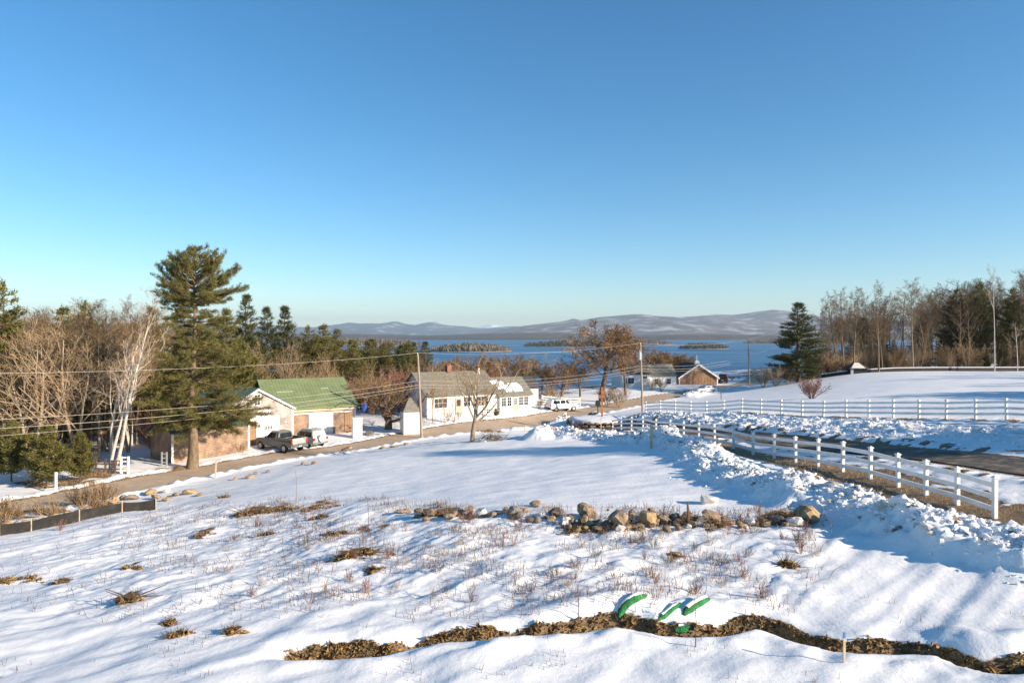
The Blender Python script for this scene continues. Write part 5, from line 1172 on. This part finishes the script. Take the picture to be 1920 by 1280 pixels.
RW2 = [(195,940,24,15,'stone_gold'),(214,937,18,19,'stone_gold'),(229,932,16,13,'stone_grey'),(249,930,30,16,'stone'),(283,922,26,13,'stone_gold'),(292,931,20,14,'stone'),(311,919,26,10,'snow_dirty'),(263,942,22,10,'stone'),(312,935,20,10,'stone_gold'),
  (356,921,28,14,'stone_gold'),(124,961,16,10,'stone_gold'),(150,955,14,9,'stone'),(100,966,16,9,'stone_gold'),(84,972,18,9,'stone'),(64,975,16,9,'stone_gold'),(46,977,14,8,'stone'),(12,981,18,11,'stone_gold'),(30,980,14,8,'stone_grey'),(168,952,16,9,'stone'),(330,926,16,9,'stone'),(375,926,18,8,'stone_gold')]
o = spot(213, 950); sw2 = empty('stone_wall', o, 'low line of sunlit golden stones between the road and the black silt fence', 'wall')
for px, py, w, h, key in RW2: put_stone(px, py, w, h, key, sw2, o)
SC = [(441,896,9,8,'stone_gold','small round golden stone on the verge beyond the stone line'),(466,893,16,8,'stone_gold','flat golden stone on the verge opposite the garage wall'),(480,886,12,7,'stone','small tan stone on the verge opposite the garage wall'),(502,883,9,7,'stone_grey','lone grey stone on the snowy verge opposite the garage door'),
  (568,868,14,8,'stone_gold','golden stone on the verge opposite the pickup'),(588,867,16,8,'stone_gold','wide golden stone on the verge opposite the spare-wheel car'),(645,843,10,9,'stone','dark tan stone on the road edge beside the barn door'),(656,838,12,10,'stone_gold','golden stone on the road edge beside the barn door'),
  (692,811,26,11,'stone_grey','dark half-buried boulder beside the gnarled tree'),(1326,934,34,30,'snow_dirty','pale crusted snow block standing behind the tumbled stone wall'),(1270,1036,26,12,'stone','brown flat stone poking from the snow slope below the wall'),
  (716,839,14,6,'stone_gold','golden stone at the start of the verge stone row'),(740,836,18,6,'stone','tan stone in the middle of the verge stone row'),(762,831,14,6,'stone_gold','golden stone at the pole end of the verge stone row'),(1140,955,8,6,'stone','tiny stone on top of the tumbled wall')]
for px, py, w, h, key, lab in SC:
    s = put_stone(px, py, w, h, key); s.name = 'boulder' if w > 24 else 'field_stone'; tag(s, lab, 'stone')

# round stone planter with a snowy bed and rusty post
v = spot(1128, 795); pl = empty('round_planter', v, 'low round stone planter heaped with snow at the drive entrance', 'planter')
k = 26; rad = 4.0
for j in range(k):
    a_ = 2*math.pi*j/k
    for q in range(2): inst('stone', rocks['stone' if (j+q) % 3 else 'stone_gold'][j % 4], pl, (rad*math.cos(a_+q*.12), rad*.8*math.sin(a_+q*.12), .12+.38*q), (0, 0, a_), (.30, .52, .30))
mb = MB(); rs = [(1.0, .45), (1.02, .68), (.8, .8), (.4, .9)]
vs = [(rad*s*math.cos(2*math.pi*j/k), rad*.8*s*math.sin(2*math.pi*j/k), z+.05*math.sin(j*2.3)) for s, z in rs for j in range(k)]+[(0, 0, .92)]
mb.add(vs, [(q*k+j, q*k+(j+1) % k, (q+1)*k+(j+1) % k, (q+1)*k+j) for q in range(3) for j in range(k)]+[(3*k+j, 3*k+(j+1) % k, 4*k) for j in range(k)]).build('snow_bed', M['snow'], pl, True)
b = v+Vector((.05, 0, .85)); sp = empty('rusty_post', b, 'tall rust-orange post with short crossed boards in the round planter', 'post')
MB().box(-.11, .11, -.11, .11, -.6, 3.4).build('post', M['orange'], sp); MB().box(-.42, .3, -.16, -.112, 2.3, 2.65).build('board', M['orange'], sp); MB().box(-.18, .5, .112, .16, 2.75, 3.05).build('board', M['orange'], sp)
MB().add([(-.16,-.16,3.4),(.16,-.16,3.4),(.16,.16,3.4),(-.16,.16,3.4),(0,0,3.65)], [(0,1,4),(1,2,4),(2,3,4),(3,0,4),(3,2,1,0)]).build('cap', M['orange'], sp)
v = far_spot(1121, 97); mbx = empty('mailbox', v, 'dark green mailbox on a post across the road behind the rusty post', 'mailbox')
MB().box(-.08, .08, -.08, .08, -.3, 1.1).build('post', M['bark_dark'], mbx)
prof = [(-.32, 1.1), (.32, 1.1), (.32, 1.5), (.22, 1.72), (0, 1.8), (-.22, 1.72), (-.32, 1.5)]
M['dgreen'] = mat('dark_green_metal', (.02, .05, .035), .5, var=.2)
MB().prism([(x, -.45, z) for x, z in prof], (0, .9, 0)).build('box', M['dgreen'], mbx); MB().box(-.28, .28, -.48, -.452, 1.13, 1.5).build('door', M['dgreen'], mbx); MB().box(.325, .35, -.2, -.15, 1.4, 1.8).build('flag', M['red_light'], mbx)

# blue tarp and marker stakes
v = far_spot(683, 86); o_ = inst('blue_tarp', rock_mesh('tarp', 5, M['blue'], 3, .05, .9), None, v+Vector((0, 0, 1.2)), (0, 0, .4), (.45, .5, .85)); tag(o_, 'bright blue tarp-covered heap behind the barn corner', 'tarp')
def stake(px, top, bot, w, mat_, label, topm=None, lean=0.0):
    v = spot(px, bot); h = (bot-top)/FPX*v.y; t = empty('marker_stake', v, label, 'stake')
    MB().prism([(-w, -w*.6, -.2), (w, -w*.6, -.2), (w, w*.6, -.2), (-w, w*.6, -.2)], (lean*h, 0, h*.82+.2)).build('stick', mat_, t)
    hz_ = h*.82; MB().prism([(-w+lean*h, -w*.6, hz_), (w+lean*h, -w*.6, hz_), (w+lean*h, w*.6, hz_), (-w+lean*h, w*.6, hz_)], (lean*h*.2, 0, h*.18)).build('tip', topm or mat_, t)
stake(1221, 796, 840, .09, M['stake'], 'stout tan marker stake before the far end of the rail fence')
M['blue_tip'] = mat('blue_paint', (.10, .22, .45), .6, var=.1)
stake(1583, 1185, 1241, .022, M['stake'], 'thin wooden stake with blue tip in the snow below the ditch', M['blue_tip'])
stake(403, 862, 896, .05, M['stake'], 'thin leaning road marker stake opposite the shingled wall', None, .06)
stake(1085, 800, 812, .04, M['stake'], 'short pink-tipped road stake on the edge near the planter', M['red_light']); stake(984, 797, 809, .04, M['stake'], 'short road stake on the snowy verge at the bend', M['red_light']); stake(1040, 799, 810, .04, M['stake'], 'short road stake on the verge midway to the planter', M['red_light'])
stake(1127, 783, 812, .03, M['stake'], 'thin tall road stake directly before the round planter'); stake(1352, 727, 748, .05, M['bark_dark'], 'dark thin stake in the snow behind the far fence')
stake(105, 885, 920, .07, M['white'], 'short white marker post by the road before the hemlock')

# silt fence
FP = smooth_path(path([(-40,1010),(0,1003),(60,993),(150,977),(230,962),(293,953)]), 1.0)
o = Vector(FP[0]); o.z = G(o.x, o.y); sf = empty('silt_fence', o, 'black silt fence of fabric on stakes below the roadside stones', 'fence')
tp = []; 
for i, p_ in enumerate(FP):
    z = G(p_.x, p_.y); tp.append((p_.x-o.x, p_.y-o.y, z-o.z))
vs = []; n = len(tp); off = [(.0, -.08), (.03*1, .28), (0, .56)]
for i, (x, y, z) in enumerate(tp):
    for (dy, dz) in off: vs.append((x, y-dy*2*math.sin(i*1.9)-.01, z+dz+(.04*math.sin(i*1.3) if dz > .5 else 0)))
fs = [(i*3+j, (i+1)*3+j, (i+1)*3+j+1, i*3+j+1) for i in range(n-1) for j in range(2)]
m2 = [(x, y+.012, z) for x, y, z in vs]; MB().add(vs, fs).add(m2, [f[::-1] for f in fs]).build('fabric', M['silt'], sf)
for i in range(0, n, 2):
    x, y, z = tp[i]; MB().box(x-.02, x+.02, y-.075, y-.035, z-.15, z+.66).build('stake', M['stake'], sf)

# ------------------------------------------------------------------ green erosion socks in the ditch
def sock(pts, rad, label, snow=True):
    P_ = [spot(*p) for p in pts]
    for p in P_: p.z -= rad*.8
    P_ = [Vector((p.x, p.y, p.z)) for p in P_]; o = P_[0].copy(); L_ = smooth_path([p-o for p in P_], .12); n = len(L_)
    L_ = [Vector((p.x, p.y, p.z+rad*.75)) for p in L_]
    rr = [rad*min(1, .35+2.2*min(i, n-1-i)/n*2)*(1+.06*math.sin(i*1.1)) for i in range(n)]
    t = empty('erosion_sock', o, label, 'erosion sock'); MB().tube(L_, rr, 12).build('sock', M['green_mesh'], t, True)
    if snow:
        mb = MB(); mb.tube([p+Vector((0, rad*.42, rad*.42)) for p in L_[1:-1]], [q*.86 for q in rr[1:-1]], 10); mb.build('snow_cap', M['snow'], t, True)
sock([(1212,1116),(1190,1122),(1170,1136),(1161,1156)], .10, 'curved green erosion sock capped with snow at the ditch head')
sock([(1330,1122),(1312,1130),(1295,1140),(1282,1152)], .11, 'fat straight green erosion sock slanting over the ditch bank')
sock([(1276,1130),(1262,1140),(1248,1152),(1236,1160)], .07, 'thin half-buried green erosion sock between two larger ones')
sock([(1266,1180),(1280,1178),(1294,1174)], .09, 'short green erosion sock end under snow on the near lip of the ditch')
# standing water in the ditch
M['ditch_water'] = mat('dark_ditch_water', (.02, .017, .013), .12, var=.3, spec=.5)
for k_, (a_, b_) in enumerate(((1295, 1420), (1860, 1960))):
    seg = [p for p in DITCH if a_ < proj(p.x, p.y, p.z)[0] < b_]
    vs = []
    for i, p_ in enumerate(seg):
        d = (seg[min(i+1, len(seg)-1)]-seg[max(i-1, 0)]).normalized(); nn = Vector((-d.y, d.x, 0))*.42; z = min(G(p_.x, p_.y), G(p_.x+nn.x*.3, p_.y+nn.y*.3))+.10
        vs += [(p_.x-nn.x, p_.y-nn.y, z), (p_.x+nn.x, p_.y+nn.y, z)]
    if len(seg) > 1: tag(obj('ditch_water', vs, [(2*i, 2*i+2, 2*i+3, 2*i+1) for i in range(len(seg)-1)], M['ditch_water']), kind='structure')

# ------------------------------------------------------------------ loose cover: leaf litter, stubble, snow lumps
def cards(name, C, size, mat_, seed, flat=.6, parent=None):
    r = np.random.default_rng(seed); n = len(C); d = r.normal(0, 1, (n, 3)); d[:, 2] *= flat; d /= np.linalg.norm(d, axis=1, keepdims=True)
    s = np.cross(d, r.normal(0, 1, (n, 3))); s /= np.linalg.norm(s, axis=1, keepdims=True); nr_ = np.cross(d, s)
    L_ = np.clip(r.lognormal(math.log((size[0]+size[1])*.42), .5, (n, 1)), size[0]*.6, size[1]*2.2); W_ = L_*r.uniform(.3, .6, (n, 1)); b = nr_*L_*.15
    Vv = np.stack([C-d*L_*.5, C+s*W_*.5+b, C+d*L_*.5, C-s*W_*.5+b], 1).reshape(-1, 3)
    return tag(obj(name, Vv, np.arange(len(Vv)).reshape(-1, 4), mat_, parent), kind='stuff')
def stems(name, B, Hh, mat_, seed, rad=.006, lean=.3, bend=True):
    r = np.random.default_rng(seed); n = len(B); d = np.column_stack([r.normal(0, lean, n), r.normal(0, lean, n), np.ones(n)]); d /= np.linalg.norm(d, axis=1, keepdims=True)
    m_ = B+d*Hh[:, None]*.55; d2 = d+np.column_stack([r.normal(0, lean, n), r.normal(0, lean, n), np.zeros(n)]); e = m_+d2*Hh[:, None]*.45
    S = [(tuple(a_), tuple(b_), rad, rad*.8) for a_, b_ in zip(B-np.array([0, 0, .03]), m_)]+[(tuple(a_), tuple(b_), rad*.8, rad*.4) for a_, b_ in zip(m_, e)]
    return tag(obj(name, *segs_mesh(S, 3), mat_), kind='stuff')
rg = np.random.default_rng(21)
def scatter(n, x0, x1, y0, y1): return rg.uniform(x0, x1, n), rg.uniform(y0, y1, n)
# litter on bare ground
X, Y = scatter(420000, -14, 16, 12.5, 22); Z, Bm = ground(X, Y); px, py = proj(X, Y, Z)
dq, _, _ = pl_dist(X, Y, DITCH)
keep = (rg.random(len(X)) < .85*sstep(.30, .72, Bm)**2) & (dq < .9)
lit = np.column_stack([X, Y, Z+rg.uniform(0, .025, len(X))])[keep]
cards('leaf_litter', lit, (.05, .14), M['leaf_litter'], 31)
# the dead grass mats and brush heaps
HEAPS = [(490,957,60,16,'brown heap of dead brush and stones at the left end of the field wall'),(605,946,30,12,'brown dead fern heap between brush heap and stone wall'),(675,1036,48,17,'dead brush heap with long sticks on the open snow slope'),(240,1122,26,13,'ragged brown grass clump with a fallen stick on the snow'),
  (385,1000,20,9,'rust-brown dead fern clump below the brush heap'),(500,1000,15,9,'small tan grass clump below the brush heap'),(436,1181,16,12,'dark hollow tuft sticking from smooth snow'),(335,1188,22,9,'flat brown leaf mat in smooth snow near the ditch end'),(250,1063,14,8,'small brown tuft casting a blue shadow on the snow'),(30,1084,42,8,'flat tan grass strip on the snow below the silt fence'),(112,1090,24,6,'dark leaf strip beside the tan grass strip'),
  (318,1167,14,5,'tiny leaf patch above the flat leaf mat'),(600,968,16,9,'small rust-brown fern tuft beneath the wall'),(625,1000,20,8,'brown fern tuft above the stick heap'),(830,960,30,13,'brown fern mass before the first wall stone'),(1460,975,46,20,'dense brown briar clump beside the big boulder'),(1160,985,30,12,'straw clump at the foot of the wall stones'),(1090,992,26,9,'straw clump under the golden wall stone'),
  (1336,980,26,10,'straw clump under the last wall stone'),(1290,978,20,12,'dark straw clump by the broken wall post'),(420,930,16,7,'dead grass tuft behind the stone line end'),(700,1068,18,8,'rust tuft below the stick heap'),(1475,1056,16,16,'dark red dead stalk clump on the right of the slope')]
for i, (px, py, w, h, lab) in enumerate(HEAPS):
    v = spot(px, py+h*.4); sx = w/FPX*v.y*1.2; hh = max(.12, h/FPX*v.y*1.0); n = int(min(800, 100+w*h*.55)); sy = sx*.55
    cl = rg.normal(0, .45, (7, 2)); u = cl[rg.integers(0, 7, n)] + rg.standard_t(3, (n, 2))*.11; xs = v.x+u[:, 0]*sx; ys = v.y+u[:, 1]*sy; zs = gz(xs, ys)+np.abs(rg.normal(0, .35, n))*hh*np.exp(-(u**2).sum(1)*.8)
    t = empty('brush_heap' if w > 24 else 'grass_clump', v, lab, 'brush')
    C = np.column_stack([xs-v.x, ys-v.y, zs-v.z]); cards('dead_leaves', C, (.06, .2), M['leaf_litter'], 50+i, .5, t)
    k_ = max(20, n//4); S = []
    for j in range(k_):
        a_ = Vector(C[j]); d = Vector((rnd.gauss(0, .8), rnd.gauss(0, .8), rnd.uniform(.2, 1.0))).normalized(); L_ = rnd.uniform(.25, .8)*hh*2.0+.08; S.append((tuple(a_), tuple(a_+d*L_), .006, .003))
    if i in (0, 2, 3): 
        for j in range(5):
            a_ = Vector((rnd.uniform(-sx, sx)*.6, rnd.uniform(-.2, .2), .12)); d = Vector((rnd.choice((-1, 1)), rnd.uniform(-.3, .3), rnd.uniform(.02, .4))).normalized(); S.append((tuple(a_), tuple(a_+d*rnd.uniform(.5, 1.3)), .022, .008))
    tag(obj('sticks', *segs_mesh(S, 4), M['twig'], t), kind='stuff')
# stubble and stalks over the slope
X, Y = scatter(60000, -24, 14, 13, 38); Z, Bm = ground(X, Y); px, py = proj(X, Y, Z)
wr = np.interp(px, [0, 300, 740, 960, 1550], [1000, 930, 940, 955, 960])
dens = sstep(-.25, .45, fbm(X*.45, Y*.45, 3)) * (py > wr-6) * sstep(1185, 1120, py + .0*px) * np.interp(px, [-50, 150, 420, 900, 1300, 1500, 1570], [.06, .16, .6, .9, 1.0, .7, 0])
k1 = rg.random(len(X)) < dens*.95
Pp = np.column_stack([X, Y, Z])[k1]; hgt = rg.gamma(2.0, .05, len(Pp))+.04; pick = rg.random(len(Pp))
stems('stubble', Pp[pick < .45], hgt[pick < .45], M['twig'], 61, .008, .25)
stems('dead_grass_stalks', Pp[(pick >= .45) & (pick < .75)], hgt[(pick >= .45) & (pick < .75)]*1.1, M['straw'], 62, .008, .4)
stems('red_stalks', Pp[pick >= .75], hgt[pick >= .75]*1.3, M['twig_red'], 63, .008, .3)
X, Y = scatter(2600, -16, 12, 12.5, 17); Z, Bm = ground(X, Y); dq, sq, _ = pl_dist(X, Y, DITCH)
k1 = (dq > .7) & (fbm(X*.6+4, Y*.6, 2) > .42); Pp = np.column_stack([X, Y, Z])[k1]
if len(Pp): stems('snow_stubble', Pp, rg.uniform(.05, .14, len(Pp)), M['twig'], 64, .006, .2)
# straw along the verge fence and the roadside bank
for nm, (x0, x1, y0, y1), n, mt, hh in (('verge_grass', (13, 34, 17, 70), 60000, 'straw', .07), ('roadside_brush', (-36, -14, 32, 60), 70000, 'straw', .22)):
    X, Y = scatter(n, x0, x1, y0, y1); Z, Bm = ground(X, Y); dr, _, _ = pl_dist(X, Y, ROAD); dd, _, _ = pl_dist(X, Y, DRIVE)
    k1 = (Bm > .6) & (dr > 3.3) & (dd > 2.3) & (rg.random(n) < .55)
    Pp = np.column_stack([X, Y, Z])[k1]; stems(nm, Pp, rg.gamma(2.5, hh/2.5, len(Pp))+.03, M[mt], 66, .008, .5)
# tall single weed stalks
for px, t_, b_, lab in ((1084,1095,1172,'tallest lone weed stalk rising above the leafy ditch bank'),(1304,1120,1212,'thin upright weed stalk on the near lip right of the erosion socks'),(690,935,1000,'thin weed stalk by the fern heap below the wall'),(1290,940,985,'broken grey post stub among the wall stones'),(555,880,945,'thin stalk above the brush heap')):
    v = spot(px, b_); h = (b_-t_)/FPX*v.y; o_ = MB().tube([(0, 0, -.1), (.02, .01, h*.5), (-.02, 0, h)], [.014, .010, .005] if 'stub' not in lab else [.06, .055, .03], 5).build('weed_stalk' if 'stub' not in lab else 'post_stub', M['twig']); o_.location = v; tag(o_, lab, 'stalk' if 'stub' not in lab else 'post')
# twiggy shrublets on the slope
tw = [tree_meshes('shrublet', 200+i, .6, .006, dict(SAPL, seg=[5, 3, 2], kids=[6, 3, 2], wob=[.14, .2, .2]), 1 if i == 2 else 2, mm, mm, stems=10, rmin=.003, split=0, spread=.6) for i, mm in enumerate((M['twig_red'], M['twig'], M['twig_pale']))]
for i in range(74):
    q = rnd.random(); px = rnd.uniform(420, 1540) if i > 18 else rnd.uniform(1180, 1520); py = rnd.uniform(975, 1130) if i > 18 else rnd.uniform(965, 1100)
    v = spot(px, py); kk = tw[i % 3]; s = rnd.uniform(.4, .95)/kk[1]*.5
    plant_kind('twiggy_shrub', kk, v, s, rnd.uniform(0, 6), ('reddish twiggy shrublet poking through the snow slope below the wall', 'brown twiggy shrublet poking through the snow slope below the wall', 'pale twiggy shrublet poking through the snow slope below the wall')[i % 3], ('reddish shrublets on the slope', 'brown shrublets on the slope', 'pale shrublets on the slope')[i % 3], 'shrub')
for i, (px, py) in enumerate([(1400,965),(1425,968),(1380,960),(1350,962),(1440,960),(1250,962),(1180,965),(1060,975),(960,965),(880,968),(1120,965),(1300,965),(1480,968),(1360,975),(1415,985)]):
    v = spot(px, py+12); kk = tw[(0, 2, 1)[i % 3]]; plant_kind('briar', kk, v, rnd.uniform(.7, 1.2)/kk[1]*.6, rnd.uniform(0, 6), 'twiggy briar growing between the stones of the tumbled wall', 'briars along the tumbled wall', 'shrub')
for i in range(26):
    px = rnd.uniform(-20, 210); v = spot(px, np.interp(px, [0, 210], [985, 945])+rnd.uniform(-16, 6)); kk = tw[(2, 1)[i % 2]]
    plant_kind('roadside_shrub', kk, v, rnd.uniform(1.0, 2.0)/kk[1]*.75, rnd.uniform(0, 6), 'tan twiggy roadside shrub above the black silt fence', 'shrubs above the silt fence', 'shrub')
v = spot(112, 994); plant_kind('red_shrub', tw[0], v, 1.3, 0, 'bright red twig clump against the black silt fence', None, 'shrub')
# slash pile by the solitary tree
v = spot(920, 826); t = empty('slash_heap', v, 'dark heap of grey sticks half snowed over beside the solitary field tree', 'brush'); S = []
for j in range(150):
    a_ = Vector((rnd.gauss(.1, .55), rnd.gauss(0, .35), rnd.uniform(0, .45))); d = Vector((rnd.gauss(0, 1), rnd.gauss(0, .5), rnd.uniform(-.1, .3))).normalized(); S.append((tuple(a_), tuple(a_+d*rnd.uniform(.3, .9)), .025, .012))
tag(obj('sticks', *segs_mesh(S, 4), M['stone_grey'], t), kind='stuff'); inst('snow_patch', rocks['snow'][0], t, (-.5, -.25, .05), (0, 0, 0), (.45, .3, .3))

# lumps of ploughed snow: the largest one by one, the rest as one mass
def lumps(Pb, wid, n_big, n_small, big, small, label, hgt):
    Pb = [p for p in Pb]; o = Vector((Pb[0].x, Pb[0].y, 0)); o.z = G(o.x, o.y)
    t = empty('snow_bank', o); t['kind'] = 'structure'
    cum = np.cumsum([0]+[(Pb[i+1]-Pb[i]).length*1/(max(10, Pb[i].y))**.6 for i in range(len(Pb)-1)]); 
    def pos(n):
        u = rg.uniform(0, cum[-1], n); i = np.clip(np.searchsorted(cum, u)-1, 0, len(Pb)-2); f = (u-cum[i])/(cum[i+1]-cum[i]+1e-9)
        A_ = np.array([(p.x, p.y) for p in Pb]); q = A_[i]+(A_[i+1]-A_[i])*f[:, None]; return q+rg.normal(0, wid*.5, (n, 2))
    def ok(q):
        dd, _, _ = pl_dist(q[:, 0], q[:, 1], DRIVE); dr, _, _ = pl_dist(q[:, 0], q[:, 1], ROAD); return q[(dd > 2.3) & (dr > 3.2)]
    q = ok(pos(n_big)); z = gz(q[:, 0], q[:, 1])
    for (x, y), zz in zip(q, z):
        s = rnd.uniform(*big)*(.6+1.1*rnd.random()**4); me = rocks['snow' if rnd.random() < .6 else 'snow_dirty'][rnd.randrange(4)]
        inst('snow_lump', me, t, (x-o.x, y-o.y, zz-o.z+s*.25), (rnd.uniform(-.6, .6), rnd.uniform(-.6, .6), rnd.uniform(0, 6)), (s*rnd.uniform(.9, 1.5), s*rnd.uniform(.6, 1), s*rnd.uniform(.35, .95)))
    q = ok(pos(n_small)); z = gz(q[:, 0], q[:, 1]); n = len(q)
    base = np.array([tuple(v.co) for v in rocks_small.vertices]); Ff = np.array([tuple(p.vertices) for p in rocks_small.polygons])
    s = rg.gamma(2.5, small/2.5, n); th = rg.uniform(0, 6.28, n); c, sn = np.cos(th), np.sin(th)
    j = 1+rg.normal(0, .22, (n, len(base), 1)); B_ = base[None]*j*s[:, None, None]
    Vv = np.stack([B_[..., 0]*c[:, None]-B_[..., 1]*sn[:, None], B_[..., 0]*sn[:, None]+B_[..., 1]*c[:, None], B_[..., 2]], -1)+np.column_stack([q[:, 0]-o.x, q[:, 1]-o.y, z-o.z+s*.25])[:, None]
    tag(obj('snow_crumbs', Vv.reshape(-1, 3), (Ff[None]+(np.arange(n)*len(base))[:, None, None]).reshape(-1, 3), M['snow'], t), kind='stuff')
rocks_small = rock_mesh('crumb', 3, M['snow'], 1, .3)
lumps(BANK_A, 1.3, 150, 3600, (.12, .30), .055, '', .7)
lumps(BANK_B, 3.6, 130, 2600, (.14, .32), .08, '', .4)
lumps(BANK_C, 1.3, 60, 700, (.16, .40), .08, '', .5)
lumps(BANK_D, 1.3, 24, 300, (.2, .45), .09, '', .5)
lumps(BANK_E, 1.3, 20, 250, (.2, .45), .1, '', .5)

# ------------------------------------------------------------------ haze between here and the mountains
hb = MB().box(-30000, 30000, -400, 23500, -60, 520).build('haze', None); tag(hb, kind='stuff')
hm = bpy.data.materials.new('haze_air'); hm.use_nodes = True; hn = hm.node_tree.nodes; hn.clear()
ho = hn.new('ShaderNodeOutputMaterial'); pv = hn.new('ShaderNodeVolumePrincipled'); pv.inputs['Color'].default_value = (.66, .85, 1.0, 1); pv.inputs['Density'].default_value = 5.4e-5; pv.inputs['Anisotropy'].default_value = .1
hm.node_tree.links.new(pv.outputs[0], ho.inputs['Volume']); hb.data.materials.append(hm)
